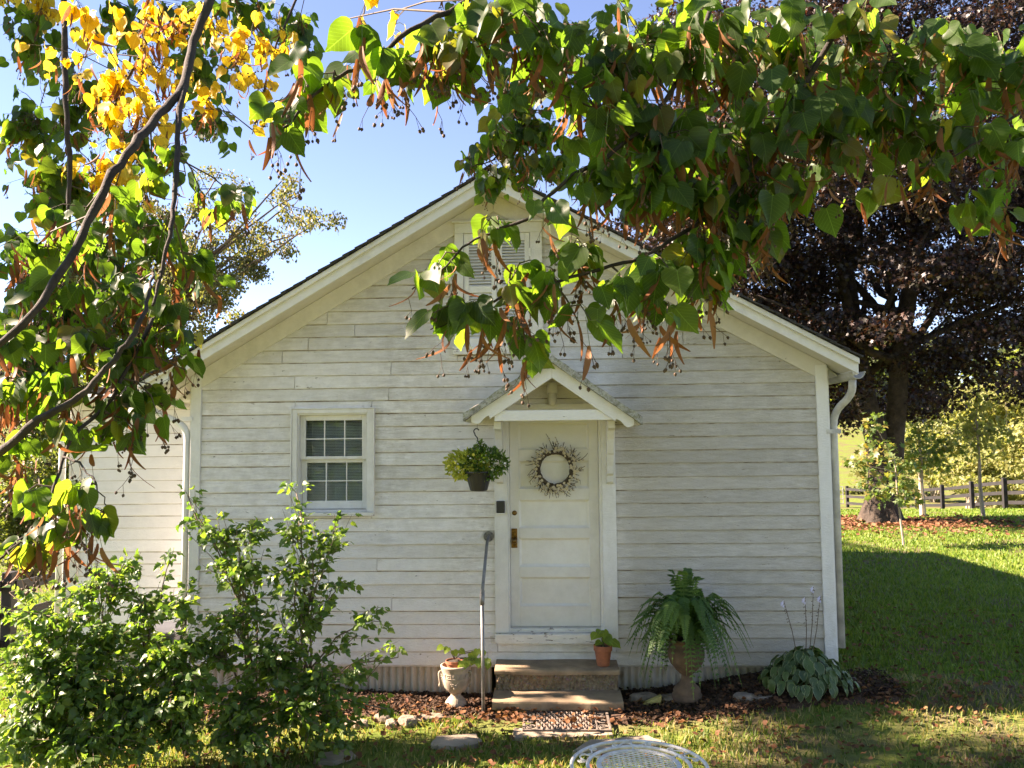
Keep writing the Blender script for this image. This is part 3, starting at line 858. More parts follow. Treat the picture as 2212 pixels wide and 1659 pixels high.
# ------------------------------------------------------------------ louvred shutters in the gable
q = MB()
ix0, ix1 = at_y(1002, 620).x, at_y(1146, 620).x
iz0, iz1 = at_y(1080, 748).z, at_y(1080, 505).z
q.box(sx0, ix0, -0.045, 0, sz0 + .08, sz1 - .10); q.box(ix1, sx1, -0.045, 0, sz0 + .08, sz1 - .10); q.box(sx0, sx1, -0.046, 0, sz1 - .0995, sz1)
q.box(sx0 - .02, sx1 + .02, -0.07, 0, sz1 + .0005, sz1 + .02)
q.build('shutter_casing', M_TRIM, house, bevel=.004)
MB().box(sx0 - .02, sx1 + .02, -0.07, 0, sz0, sz0 + .079).build('shutter_sill', M_SILL, house, bevel=.005)
mid = (ix0 + ix1) / 2
for a, b in ((ix0 + .004, mid - .003), (mid + .003, ix1 - .004)):
    st, rl = 0.05, 0.075
    q = MB()
    q.box(a, a + st, -.032, -.004, iz0, iz1); q.box(b - st, b, -.032, -.004, iz0, iz1)
    zmid = iz0 + (iz1 - iz0) * .5
    for z0_, z1_ in ((iz0, iz0 + rl), (zmid - .03, zmid + .03), (iz1 - rl, iz1)): q.box(a + st + .0004, b - st - .0004, -.0315, -.0045, z0_, z1_)
    sh = q.build('shutter', M_TRIM, house, bevel=.003)
    L = b - a - 2 * st
    qs = MB().add([(-L / 2, -.014, -.012), (L / 2, -.014, -.012), (L / 2, -.011, -.016), (-L / 2, -.011, -.016), (-L / 2, .012, .014), (L / 2, .012, .014)], [(1, 0, 4, 5), (0, 1, 2, 3)])
    me = qs.mesh('slat', M_TRIM)
    for z0_, z1_ in ((iz0 + rl, zmid - .03), (zmid + .03, iz1 - rl)):
        k = int((z1_ - z0_) / .0285)
        for i in range(k):
            o = obj('slat', me, sh)
            o.matrix_basis = Matrix.Translation(((a + b) / 2, -.017, z0_ + (z1_ - z0_) * (i + .5) / k)) @ Matrix.Rotation(rnd.uniform(-.06, .06), 4, 'X')
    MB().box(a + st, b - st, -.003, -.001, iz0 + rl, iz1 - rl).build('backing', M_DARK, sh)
for z in (iz0 + .2, iz1 - .2):
    MB().box(ix1 - .012, ix1 + .006, -.052, -.0455, z - .04, z + .04).build('hinge', M_TRIM, house)
MB().box(mid - .006, mid + .006, -.042, -.033, iz0 + .05, iz0 + .13).build('shutter_latch', M_FENCE, house)

# ------------------------------------------------------------------ gabled canopy over the door
CYF = -0.52
ca = at_y(1192, 774, CYF); cl = at_y(1004, 898, CYF); cr = at_y(1384, 905, CYF)
cml = (ca.z - cl.z) / (ca.x - cl.x); cmr = (ca.z - cr.z) / (cr.x - ca.x)
def cz(x): return ca.z - (cml * (ca.x - x) if x < ca.x else cmr * (x - ca.x))
q = MB()   # tie beam carries the rest of the canopy
tb0, tb1 = at_y(1068, 897, CYF).x, at_y(1326, 897, CYF).x
tz0, tz1 = at_y(1200, 908.5, CYF).z, at_y(1200, 885.5, CYF).z
q.box(tb0, tb1, CYF - .004, CYF + .04, tz0, tz1)
can = q.build('entrance_canopy', M_TRIM, house, bevel=.005)
for s, xe in ((-1, cl.x + .06), (1, cr.x - .06)):
    poly = []
    dz_ = 0.045; th = 0.135
    poly += [(ca.x + s * .0008, ca.z - dz_), (xe, cz(xe) - dz_), (xe, cz(xe) - dz_ - .055)]
    for k in range(7):                  # ogee tail
        t = k / 6
        x = xe - s * (.01 + .15 * t)
        poly.append((x, cz(xe) - dz_ - .055 - .018 * math.sin(math.pi * min(1, t * 1.6)) + (.060 * sstep(.35, 1, t))))
    x = xe - s * .17
    poly += [(x, cz(x) - dz_ - th), (ca.x + s * .0008, ca.z - dz_ - th)]
    MB().prism(poly, CYF - .022, CYF - .0045).build('rafter_board', M_TRIM, can, bevel=.003)
    # roof slab, soffit boards, drip edge
    xo = xe + s * .07
    sec = lambda t0, t1: [(ca.x, ca.z - t0), (xo, cz(xo) - t0), (xo, cz(xo) - t1), (ca.x, ca.z - t1)]
    nseg = 14
    vs, fs = [], []
    for j in range(7):
        y = CYF - .075 + (CYF * -1 + .07) * j / 6
        for i in range(nseg + 1):
            x = ca.x + (xo - ca.x) * i / nseg
            vs.append((x, y, cz(x) + .022 + rnd.uniform(-.006, .008)))
        for i in range(nseg + 1):
            x = ca.x + (xo - ca.x) * i / nseg
            vs.append((x, y, cz(x) - .044 + rnd.uniform(-.004, .004)))
    k = nseg + 1
    for j in range(6):
        for i in range(nseg):
            a = j * 2 * k + i; b = a + 2 * k
            fs += [(a, a + 1, b + 1, b), (a + k + 1, a + k, b + k, b + k + 1)]
        a = j * 2 * k + nseg; b = a + 2 * k
        fs.append((a, a + k, b + k, b))
    for i in range(nseg): fs.append((i + 1, i, i + k, i + k + 1))
    if s < 0: fs = [f[::-1] for f in fs]
    MB().add(vs, fs).build('canopy_roof', M_LICHEN, can)
    MB().prism([(ca.x, ca.z - .050), (xo - s * .02, cz(xo - s * .02) - .050), (xo - s * .02, cz(xo - s * .02) - .062), (ca.x, ca.z - .062)], CYF - .003, -.03).build('soffit', M_SOFFIT, can)
MB().box(tb0 + .01, tb0 + .06, CYF + .041, -.045, tz0 + .004, tz1 - .004).build('side_beam', M_TRIM, can)
MB().box(tb1 - .06, tb1 - .01, CYF + .041, -.045, tz0 + .004, tz1 - .004).build('side_beam', M_TRIM, can)
# stepped brackets that hold the canopy on the casings
for px in (1079, 1317):
    x = at_y(px, 980, -.1).x
    zb = at_y(px, 1046, -.1).z
    p = [(-.043, tz0), (-.40, tz0), (-.40, tz0 - .07), (-.30, tz0 - .09), (-.24, tz0 - .17), (-.19, tz0 - .30), (-.17, tz0 - .32), (-.13, tz0 - .42), (-.12, zb + .10), (-.09, zb + .08), (-.085, zb + .02), (-.06, zb), (-.043, zb)]
    n = len(p); w = .032
    vs = [(x - w, y, z) for y, z in p] + [(x + w, y, z) for y, z in p]
    fs = [tuple(range(n)), tuple(range(2 * n - 1, n - 1, -1))] + [(i, i + n, (i + 1) % n + n, (i + 1) % n) for i in range(n)]
    MB().add(vs, [f[::-1] for f in fs]).build('bracket', M_TRIM, can, bevel=.004)
# jelly-jar wall light in the canopy gable
c = at_y(1193, 845, -.03)
q = MB(); q.lathe([(0, .03), (.045, .03), (.055, .02), (.055, 0)], (0, 0, 0), 20)
lamp = q.build('wall_light', M_TRIM, house, smooth=True); lamp.matrix_basis = Matrix.Translation((c.x, -.024, c.z)) @ Matrix.Rotation(R_(90), 4, 'X')
EMPTY_LOC[lamp.name] = Vector((0, 0, 0))
q = MB(); q.lathe([(0, .11), (.03, .105), (.045, .09), (.05, .06), (.05, .0), (.046, -.002)], (c.x, -.10, c.z - .02), 20)
o = q.build('lamp_cap', M_METALW, house, smooth=True)
q = MB(); q.lathe([(.04, 0), (.042, -.05), (.036, -.10), (.02, -.118), (0, -.12)], (c.x, -.10, c.z - .022), 20)
o = q.build('lamp_shade', simple('frosted_glass', (.66, .63, .56), .25, 0, .1, 20, 0), house, smooth=True)
MB().tube([(c.x, -.055, c.z), (c.x, -.10, c.z)], .014, 10).build('lamp_arm', M_METALW, house)

# ------------------------------------------------------------------ side wing, set back to the left
WY = 0.75
ex0, ex1 = at_y(150, 1150, WY).x, XL - .006
ez1 = at_y(340, 884, WY).z
clad(house, ex0 + .11, ex1, Z0 - .03, ez1, EXPO * 1.0, M_SIDING2, [], None, WY, joint=3.2)
q = MB()
q.box(ex0, ex1, WY + .001, WY + .1, Z0 - .05, ez1 + .25); q.box(ex0, ex0 + .1, WY + .1005, 6.0, Z0 - .05, ez1 + .25)
q.build('wall', M_SIDING2, house)
MB().box(ex0 - .004, ex0 + .115, WY - .036, WY + .01, Z0 - .04, ez1).build('corner_board', M_TRIM, house, bevel=.004)
MB().box(ex0, ex1, WY - .034, WY + .0, ez1 + .001, ez1 + .13).build('frieze_board', M_TRIM, house, bevel=.004)
q = MB()
yy = [WY - .34, 6.3]; zz_ = [ez1 + .16, ez1 + .55]
q.add([(ex0 - .3, yy[0], zz_[0]), (ex1, yy[0], zz_[0]), (ex1, yy[1], zz_[1]), (ex0 - .3, yy[1], zz_[1]), (ex0 - .3, yy[0], zz_[0] + .06), (ex1, yy[0], zz_[0] + .06), (ex1, yy[1], zz_[1] + .06), (ex0 - .3, yy[1], zz_[1] + .06)],
      [(0, 3, 2, 1), (4, 5, 6, 7), (0, 1, 5, 4), (1, 2, 6, 5), (2, 3, 7, 6), (3, 0, 4, 7)])
q.build('wing_roof', M_SHINGLE, house)
MB().box(ex0 - .3, ex1, WY - .325, WY - .30, ez1 + .045, ez1 + .155).build('eave_fascia', M_TRIM, house)
MB().box(ex0 - .3, ex1, WY - .299, WY - .035, ez1 + .131, ez1 + .143).build('soffit', M_SOFFIT, house)
MB().box(ex0 - .33, ex1, WY - .42, WY - .3255, ez1 + .06, ez1 + .14).build('gutter', M_METALW, house, bevel=.02)
xg = ex0 - .07
pts = bend([(xg - .12, WY - .37, ez1 + .06), (xg - .12, WY - .37, ez1 - .05), (xg, WY - .05, ez1 - .25), (xg, WY - .05, .0)], 8, .12)
MB().tube(pts, .036, 14).build('downspout', M_METALW, house, smooth=True)
q = MB(); q.box(ex0 + .02, ex1, WY + .03, WY + .06, -.7, Z0 - .02); q.build('foundation_skirt', M_TIN, house)
# ================================================================== THINGS AT THE DOOR
# ------------------------------------------------------------------ concrete steps
st = thing('concrete_steps', (at_y(1200, 1400).x, -0.4, 0), 'two worn tan concrete steps with pebbly risers below the door', 'steps')
def slab_step(x0, x1, yb, yf, zt, lip, zb, bow):
    """tread with a rounded nose"""
    n = 24
    prof = [(yb, zt + .012), (yf + .05, zt + .004), (yf + .018, zt), (yf + .004, zt - .008), (yf, zt - .022), (yf + .002, zt - lip), (yf + .02, zt - lip - .004), (yb, zt - lip - .004)]
    vs, fs = [], []
    for i in range(n + 1):
        x = x0 + (x1 - x0) * i / n
        j = .004 * math.sin(x * 11) + .003 * math.sin(x * 29 + 1)
        for k, (y, z) in enumerate(prof):
            vs.append((x, y + (j + bow * math.sin(math.pi * i / n) if k not in (0, 7) else 0), z + (.003 * math.sin(x * 7 + k))))
    m_ = len(prof)
    for i in range(n):
        for k in range(m_):
            a, b = i * m_ + k, i * m_ + (k + 1) % m_
            fs.append((a, b, b + m_, a + m_))
    fs += [tuple(range(m_))[::-1], tuple(range(n * m_, (n + 1) * m_))]
    return MB().add(vs, [f[::-1] for f in fs]).build('tread', M_CONCRETE, st, smooth=False)
def rough_block(x0, x1, yb, yf, zb, zt, amp, name='riser'):
    nx, nz = 56, 9
    r = random.Random(3)
    vs, fs = [], []
    for k in range(nz + 1):
        for i in range(nx + 1):
            x = x0 + (x1 - x0) * i / nx; z = zb + (zt - zb) * k / nz
            vs.append((x, yf + r.uniform(-amp, amp * .6) + amp * math.sin(x * 9 + z * 11), z))
    for k in range(nz):
        for i in range(nx):
            a = k * (nx + 1) + i
            fs.append((a, a + 1, a + nx + 2, a + nx + 1))
    b = len(vs)
    vs += [(x0, yb, zb), (x0, yb, zt), (x1, yb, zb), (x1, yb, zt)]
    fs += [(b, 0, nz * (nx + 1), b + 1), (nx, b + 2, b + 3, nz * (nx + 1) + nx)]
    return MB().add(vs, fs).build(name, M_RUBBLE, st, smooth=False)
ux0, ux1 = at_y(1068, 1447, -.34).x, at_y(1338, 1447, -.34).x
lx0, lx1 = at_y(1063, 1518, -.62).x, at_y(1347, 1518, -.62).x
uz = at_y(1200, 1447, -.34).z; lz = at_y(1200, 1516, -.62).z
slab_step(ux0, ux1, -.026, -.34, uz, .045, 0, -.006)
rough_block(ux0 + .012, ux1 - .012, -.03, -.315, -.1, uz - .046, .014)
slab_step(lx0, lx1, -.28, -.62, lz, .075, 0, .012)
rough_block(lx0 + .02, lx1 - .02, -.28, -.58, -.12, lz - .076, .016)

# ------------------------------------------------------------------ pipe handrail
fl = at_y(1055.5, 1159, -.03); base = on_ground(1044.5, 1551); YH = base.y
cp = at_y(1041.5, 1291, YH)
hr = thing('handrail', (base.x, YH, base.z), 'bent galvanized pipe handrail running from wall flange to ground', 'handrail')
MB().tube(bend([(fl.x, -.03, fl.z), (fl.x, -.09, fl.z - .005), (fl.x - .01, -.13, fl.z - .06), (cp.x, YH, cp.z + .03)], 5, .04), .0145, 12).build('pipe', M_PIPE, hr, smooth=True)
MB().tube([(cp.x, YH, cp.z - .02), (base.x, YH, base.z - .1)], .0145, 12).build('pipe', M_PIPE, hr, smooth=True)
dv = Vector((fl.x - .01 - cp.x, -.13 - YH, fl.z - .06 - cp.z)).normalized()
MB().tube([Vector((cp.x, YH, cp.z + .02)) + dv * .05, Vector((cp.x, YH, cp.z + .02)) + dv * .02, (cp.x, YH, cp.z - .02), (cp.x, YH, cp.z - .06)], [.019, .021, .021, .019], 12).build('coupling', M_PIPE, hr, smooth=True)
q = MB(); q.lathe([(0, .012), (.020, .012), (.022, .008), (.048, .007), (.050, 0)], (0, 0, 0), 24)
o = q.build('flange', M_PIPE, hr); o.matrix_basis = Matrix.Translation((fl.x, -.026, fl.z)) @ Matrix.Rotation(R_(90), 4, 'X')
for k in range(4):
    w = R_(45 + 90 * k)
    q = MB(); q.lathe([(0, .012), (.005, .011), (.0065, .007)], (0, 0, 0), 8)
    o = q.build('screw', M_FENCE, hr); o.matrix_basis = Matrix.Translation((fl.x + .036 * math.cos(w), -.0265, fl.z + .036 * math.sin(w))) @ Matrix.Rotation(R_(90), 4, 'X')

# ------------------------------------------------------------------ key box on the casing
a, b = at_y(1072.5, 1108, -.05), at_y(1090.5, 1082, -.05)
kb = MB().box(a.x, b.x, -.075, -.0425, a.z, b.z).build('key_box', M_BLACK, None, bevel=.008, label='small black lock box screwed to the door casing', cat='lock box')
MB().box(a.x + .004, b.x - .004, -.074, -.043, a.z - .008, a.z - .0005).build('base_plate', M_METALW, kb)

# ------------------------------------------------------------------ wreath
wc = at_y(1199, 1013, 0.02)
wr = thing('wreath', (wc.x, 0.03, wc.z), 'twiggy wreath with cream blossoms hanging on the white door', 'wreath')
r = random.Random(11)
MPP = (8.02) / FPX      # metres per picture unit near the wall
q = MB()
for k in range(8):
    ph = r.uniform(0, 6.28); pts = []
    for i in range(41):
        w = 2 * math.pi * i / 40
        rr = (36 + 3.4 * math.sin(w * 5 + ph) + r.uniform(-.8, .8)) * MPP
        pts.append((wc.x + rr * math.cos(w), .028 + .013 * math.cos(w * 5 + ph), wc.z + rr * math.sin(w)))
    q.tube(pts, .0075, 5, caps=False)
q.build('vine_ring', M_TWIG, wr)
tw = MB(); bl = MB()
def blossom(c, s):
    n = Vector((r.uniform(-.6, .6), -1, r.uniform(-.6, .6))).normalized()
    a = n.cross(Vector((0, 0, 1))).normalized(); b_ = n.cross(a); ph = r.uniform(0, 6)
    for k in range(5):
        w0 = ph + k * 1.2566
        p = lambda w, rr, h: c + (a * math.cos(w) + b_ * math.sin(w)) * rr * s + n * h * s
        bl.add([c, p(w0 - .5, .75, .25), p(w0, 1.05, .15), p(w0 + .5, .75, .25)], [(0, 1, 2, 3)])
for k in range(95):
    w = r.uniform(0, 6.283)
    rr = r.uniform(33, 41) * MPP
    p = Vector((wc.x + rr * math.cos(w), .02, wc.z + rr * math.sin(w)))
    swirl = r.uniform(.25, 1.1)
    d = Vector((math.cos(w + swirl), r.uniform(-.45, .1), math.sin(w + swirl))).normalized()
    L = r.uniform(10, 26) * MPP * (1.35 if r.random() < .22 else 1)
    pts = [p]; cur = p.copy()
    for i in range(5):
        d = (d + Vector((r.uniform(-.3, .3), r.uniform(-.15, .15), r.uniform(-.3, .3)))).normalized()
        cur = cur + d * L / 5; pts.append(cur.copy())
        if i > 0 and r.random() < .7:
            d2 = (d + Vector((r.uniform(-.9, .9), r.uniform(-.3, .1), r.uniform(-.9, .9)))).normalized()
            e = cur + d2 * L * r.uniform(.12, .3)
            tw.tube([cur, e], [.003, .002], 4)
            if r.random() < .45: blossom(e, r.uniform(.006, .010))
    tw.tube(pts, [.0046, .0042, .0038, .0032, .0027, .002], 4)
    if r.random() < .8: blossom(pts[r.randint(1, 4)] + Vector((0, -.008, 0)), r.uniform(.009, .016))
for k in range(75):
    w = r.uniform(0, 6.283); rr = r.uniform(34, 48) * MPP
    blossom(Vector((wc.x + rr * math.cos(w), r.uniform(-.02, .01), wc.z + rr * math.sin(w))), r.uniform(.011, .019))
tw.build('twigs', M_TWIG, wr, kind='stuff'); bl.build('blossoms', M_BLOSSOM, wr, kind='stuff')

# ------------------------------------------------------------------ leaf shapes
def leaf_tpl(outline, fold=0.15, curl=0.15, twist=0.0, wave=0.0, asym=1.0, rows=None, droop=0):
    """outline: right-hand (x, y) points from base to tip; returns verts, tris, uv for a leaf lying along +y, face up"""
    n = len(outline)
    V, U = [], []
    def place(x, y, k):
        z = fold * abs(x) - curl * y * y + wave * math.sin(y * 9 + (1 if x > 0 else 2.3)) * abs(x) * 2
        z += twist * x * y
        return (x, y, z)
    for k, (x, y) in enumerate(outline):           # right, mid, left
        V.append(place(x, y, k)); U.append((x, y))
    for k, (x, y) in enumerate(outline):
        V.append(place(-x * asym, y, k)); U.append((-x, y))
    mids = []
    for k, (x, y) in enumerate(outline):
        ym = max(0.0, y) if k < n - 1 else y
        V.append(place(0.0, ym, k)); U.append((0, ym))
    F = []
    for k in range(n - 1):
        a, b = k, k + 1
        F += [(2 * n + a, a, b), (2 * n + a, b, 2 * n + b)]
        F += [(2 * n + a, n + b, n + a), (2 * n + a, 2 * n + b, n + b)]
    good = []
    for t in F:
        p = [np.array(V[i]) for i in t]
        if np.linalg.norm(np.cross(p[1] - p[0], p[2] - p[0])) > 1e-7: good.append(t)
    return (V, good, U, None)
def serrate(o, amp=0.02):
    out = []
    for i in range(len(o) - 1):
        out.append(o[i])
        x = (o[i][0] + o[i + 1][0]) / 2; y = (o[i][1] + o[i + 1][1]) / 2
        out.append((max(0, x + (amp if i > 0 else 0)), y - amp * .5))
    out.append(o[-1]); return out
LINDEN = [(0.0, 0.02), (0.13, -0.075), (0.28, -0.06), (0.40, 0.05), (0.465, 0.2), (0.47, 0.36), (0.42, 0.52), (0.33, 0.67), (0.21, 0.80), (0.09, 0.91), (0.0, 1.06)]
L_TPL = [leaf_tpl(serrate(LINDEN, .016), f, c, t, w, a) for f, c, t, w, a in ((.06, .10, .08, .03, .95), (.15, .14, -.15, .05, .9), (-.08, .16, .2, .06, 1.05), (.24, .05, 0, .04, .92), (.03, .26, -.25, .08, 1.0), (.5, .2, .15, .05, .96))]
L_LO = [leaf_tpl([(0.0, 0.0), (0.30, -0.05), (0.47, 0.28), (0.33, 0.67), (0.0, 1.05)], f, c, t, 0, .95) for f, c, t in ((.15, .15, .1), (.4, .2, -.2), (-.1, .25, .2))]
OVATE = [(0.0, 0.0), (0.16, 0.06), (0.27, 0.25), (0.28, 0.45), (0.20, 0.72), (0.0, 1.0)]
O_TPL = [leaf_tpl(OVATE, f, c, t) for f, c, t in ((.2, .2, .1), (.5, .1, -.2), (0, .3, .2))]
SHRUB = [(0.0, 0.0), (0.12, 0.05), (0.34, 0.17), (0.29, 0.27), (0.40, 0.42), (0.26, 0.47), (0.27, 0.60), (0.15, 0.72), (0.12, 0.84), (0.0, 1.0)]
S_TPL = [leaf_tpl(SHRUB, f, c, t, w) for f, c, t, w in ((.15, .2, .2, .1), (.45, .3, -.2, .05), (-.1, .35, .3, .1), (.6, .1, 0, .1))]
KITE = [([(0, 0, 0), (.36, .45, .10), (0, 1, -.1), (-.36, .45, .10)], [(0, 1, 2), (0, 2, 3)], None, None), ([(0, 0, 0), (.3, .5, -.08), (0, 1, -.2), (-.4, .4, .12)], [(0, 1, 2), (0, 2, 3)], None, None)]
STAR = [([(0, 0, 0), (.45, .12, .08), (.20, .34, .02), (.52, .62, .05), (.17, .62, 0), (0, 1.0, -.12), (-.17, .62, 0), (-.52, .62, .05), (-.20, .34, .02), (-.45, .12, .08)],
         [(0, 1, 2), (2, 3, 4), (4, 5, 6), (6, 7, 8), (8, 9, 0), (0, 2, 8), (2, 4, 6), (2, 6, 8)], None, None)]
def place_rand(rs, n, tip=(0, 0, -1), spread=0.8, nbias=(0, -0.4, 0.6), nspread=0.9):
    t = np.array(tip)[None, :] + rs.normal(0, spread, (n, 3))
    nn = np.array(nbias)[None, :] + rs.normal(0, nspread, (n, 3))
    return frames(t, nn)

# ------------------------------------------------------------------ pots and urns
def pot(name, c, r, h, label, cat, mat=M_TERRA, seg=28, soil=True, group=None):
    t = thing(name, c, label, cat, group)
    q = MB(); q.lathe([(0, 0), (r * .62, 0), (r * .66, .004), (r * .90, h * .72), (r * .94, h * .74), (r * 1.0, h * .75), (r * 1.0, h), (r * .93, h), (r * .90, h * .88), (0, h * .88)], c, seg)
    q.build('pot_body', mat, t, smooth=False)
    if soil:
        q = MB(); q.lathe([(0, h * .90), (r * .6, h * .895), (r * .9, h * .885)], c, 18); q.build('soil', M_SOIL, t)
    return t
def potted_leaves(t, c, specs, mat, stem=M_GSTEM):
    """specs: (dx, dy, dz, size, tipdir, normal)"""
    mes = [np_mesh('leaf', np.array(v), np.array(f).ravel(), 3, mat, True, np.array(u)) for v, f, u, _ in L_TPL[:4]]
    q = MB()
    for i, (dx, dy, dz, s, td, nn) in enumerate(specs):
        p = Vector(c) + Vector((dx, dy, dz))
        q.tube([c, Vector(c) + Vector((dx * .3, dy * .3, dz * .7)), p], [.003, .0022, .0015], 5)
        Rm = frames(np.array([td], float), np.array([nn], float))[0]
        o = obj('leaf', mes[i % 4], t)
        M4 = Matrix(Rm.tolist()).to_4x4() @ Matrix.Scale(s, 4)
        M4.translation = p
        o.matrix_basis = M4
    q.build('stem', stem, t)
# terracotta pot on the upper step
pc = at_y(1303, 1432, -.21); pc = Vector((pc.x, -.21, uz + .006))
t = pot('potted_plant', pc, .086, .185, 'terracotta pot of lime green leaves standing on the upper step', 'potted plant')
r = random.Random(5)
sp = []
for k in range(11):
    w = r.uniform(0, 6.28); rr = r.uniform(.02, .095); z = r.uniform(.02, .165)
    sp.append((rr * math.cos(w), rr * math.sin(w) * .7 - .01, z, r.uniform(.065, .10), (math.cos(w) * .8, math.sin(w) * .6 - .3, -.7 + r.uniform(-.2, .5)), (math.cos(w) * .4, -.8, .6)))
potted_leaves(t, pc + Vector((0, 0, .165)), sp, M_LIME)

# greek key urn, left of the steps
ug = on_ground(985, 1531); UY = -.40
uc = Vector((at_y(985, 1528, UY).x, UY, gz(at_y(985, 1528, UY).x, UY) + .03))
US = 0.40
urn = thing('stone_urn', uc, 'pale cast stone urn with greek key band, left of the steps', 'urn')
q = MB()
urn.scale = (.84, .84, .92)
prof = [(0, 0), (.112, 0), (.115, .02), (.105, .05), (.075, .085), (.055, .105), (.056, .125), (.068, .135), (.10, .155), (.135, .20), (.152, .26), (.155, .31), (.152, .335), (.158, .345), (.158, .375), (.164, .382), (.164, .398), (.15, .402), (.140, .395), (.132, .33), (0, .33)]
q.lathe(prof, uc, 40, 0, lambda i, w: .05 * math.cos(w * 20) if i in (3, 4) else 0)
q.build('urn_body', M_URN, urn, smooth=True)
q = MB()
cell = [(0, 0, 1, 0), (1, 0, 1, 1), (1, 1, .35, 1), (.35, 1, .35, .5), (.35, .5, .68, .5)]
nC = 14; hb = .045; zb_ = uc.z + .335 - .05
for k in range(nC):
    for (a0, b0, a1, b1) in cell:
        for j in range(3):
            t0, t1 = j / 3, (j + 1) / 3
            aa, ab = a0 + (a1 - a0) * t0, a0 + (a1 - a0) * t1; ba, bb = b0 + (b1 - b0) * t0, b0 + (b1 - b0) * t1
            w0, w1 = (k + aa) / nC * 2 * math.pi, (k + ab) / nC * 2 * math.pi
            rr = .156
            q.tube([(uc.x + rr * math.cos(w0), uc.y + rr * math.sin(w0), zb_ + .006 + ba * hb * .8), (uc.x + rr * math.cos(w1), uc.y + rr * math.sin(w1), zb_ + .006 + bb * hb * .8)], .0042, 5)
q.build('greek_key', M_URN, urn)
for w in (R_(200), R_(-20), R_(95)):
    cx_, sy_ = math.cos(w), math.sin(w)
    pp = [(.150, .345), (.178, .345), (.184, .325), (.176, .26), (.170, .235), (.180, .218), (.170, .205), (.155, .212)]
    MB().tube(bend([(uc.x + a * cx_, uc.y + a * sy_, uc.z + z) for a, z in pp], 3, .012), .012, 8).build('handle', M_URN, urn, smooth=True)
q = MB(); r = random.Random(4)
for k in range(22):       # bunch of grapes relief
    w = R_(-90) + r.uniform(-.28, .28) * (1 - k / 30); z = .25 - k * .0022 + r.uniform(-.01, .01) - .0
    rr = .150 - max(0, .2 - z) * .4
    c_ = Vector((uc.x + rr * math.cos(w), uc.y + rr * math.sin(w), uc.z + z))
    q.lathe([(0, -.008), (.006, -.005), (.008, 0), (.006, .005), (0, .008)], c_, 6)
q.build('grape_relief', M_URN, urn)
pi_c = uc + Vector((-.015, .0, .332 * .92))
t = pot('potted_vine', pi_c, .078, .10, 'terracotta pot with trailing green vine set inside the pale urn', 'potted plant')
r = random.Random(8)
sp = []
for k in range(4):
    sp.append((-.10 + .05 * k, -.02 + .02 * r.random(), .08 + .05 * r.random(), .07, (-.6 + .4 * k, -.4, -.3), (0, -.7, .7)))
for k in range(14):
    t_ = k / 13
    sp.append((.07 + .25 * t_ + r.uniform(-.025, .025), -.03 + r.uniform(-.06, .03), .02 + .10 * math.sin(t_ * 3) - .15 * (1 - t_) * t_ + r.uniform(-.06, .03), r.uniform(.06, .085), (r.uniform(-.3, .7), -.5, -.7), (r.uniform(-.4, .4), -.8, .5)))
potted_leaves(t, pi_c + Vector((0, 0, .10)), sp, M_LIME, M_TWIG)

# fluted brown urn with the fern
fy = -.42
fx = at_y(1484, 1490, fy).x
fc = Vector((fx, fy, gz(fx, fy) + .03))
urn2 = thing('fluted_urn', fc, 'brown fluted urn on a round foot right of the steps', 'urn')
zt2 = at_y(1480, 1378, fy).z - fc.z
k_ = zt2 / .52
prof = [(0, 0), (.145, 0), (.150, .03), (.145, .05), (.130, .06), (.135, .085), (.12, .11), (.075, .145), (.055, .18), (.052, .21), (.065, .225), (.10, .255), (.15, .31), (.172, .37), (.172, .41), (.155, .45), (.135, .47), (.15, .49), (.165, .50), (.165, .52), (.15, .52), (.14, .49), (0, .48)]
q = MB(); q.lathe([(a * .90, b * k_) for a, b in prof], fc, 60, 0, lambda i, w: .045 * abs(math.sin(w * 10)) if 11 <= i <= 15 else 0)
q.build('urn_body', M_URN2, urn2, smooth=True)

def frond(pts, L, w, seed):
    """arching rachis with pairs of small pinnae"""
    r = random.Random(seed)
    P = [Vector(p) for p in pts]
    q = MB(); q.tube(P, [.0028] * (len(P) - 1) + [.001], 4)
    n = 28
    tot = len(P) - 1
    side0 = None
    for i in range(2, n):
        t = i / n; f = t * tot; k = min(int(f), tot - 1); u = f - k
        p = P[k].lerp(P[k + 1], u); d = (P[k + 1] - P[k]).normalized()
        s = d.cross(Vector((0, 0, 1)))
        if s.length < .25: s = side0 if side0 is not None else Vector((1, .2, 0))
        s.normalize(); side0 = s
        nn = s.cross(d)
        ln = w * (math.sin(math.pi * min(1, t * .9 + .12)) ** .6) * r.uniform(.85, 1.1)
        wd = L / n * .40
        for sg in (-1, 1):
            e = p + s * sg * ln + d * ln * .18 - nn * 0 + Vector((0, 0, -ln * .25))
            m1 = p + s * sg * ln * .55 + d * (wd + ln * .1) + Vector((0, 0, -ln * .05)); m2 = p + s * sg * ln * .55 - d * wd * .7 + Vector((0, 0, -ln * .05))
            q.add([p - d * wd * .5, m2, e, m1, p + d * wd * .5], [(0, 1, 2), (0, 2, 4), (4, 2, 3)] if sg > 0 else [(0, 2, 1), (0, 4, 2), (4, 3, 2)])
    return q
fern = thing('boston_fern', fc + Vector((0, 0, .5 * k_)), 'large arching green fern spilling out of the brown fluted urn', 'fern')
r = random.Random(21)
ftop = fc + Vector((0, 0, .50 * k_))
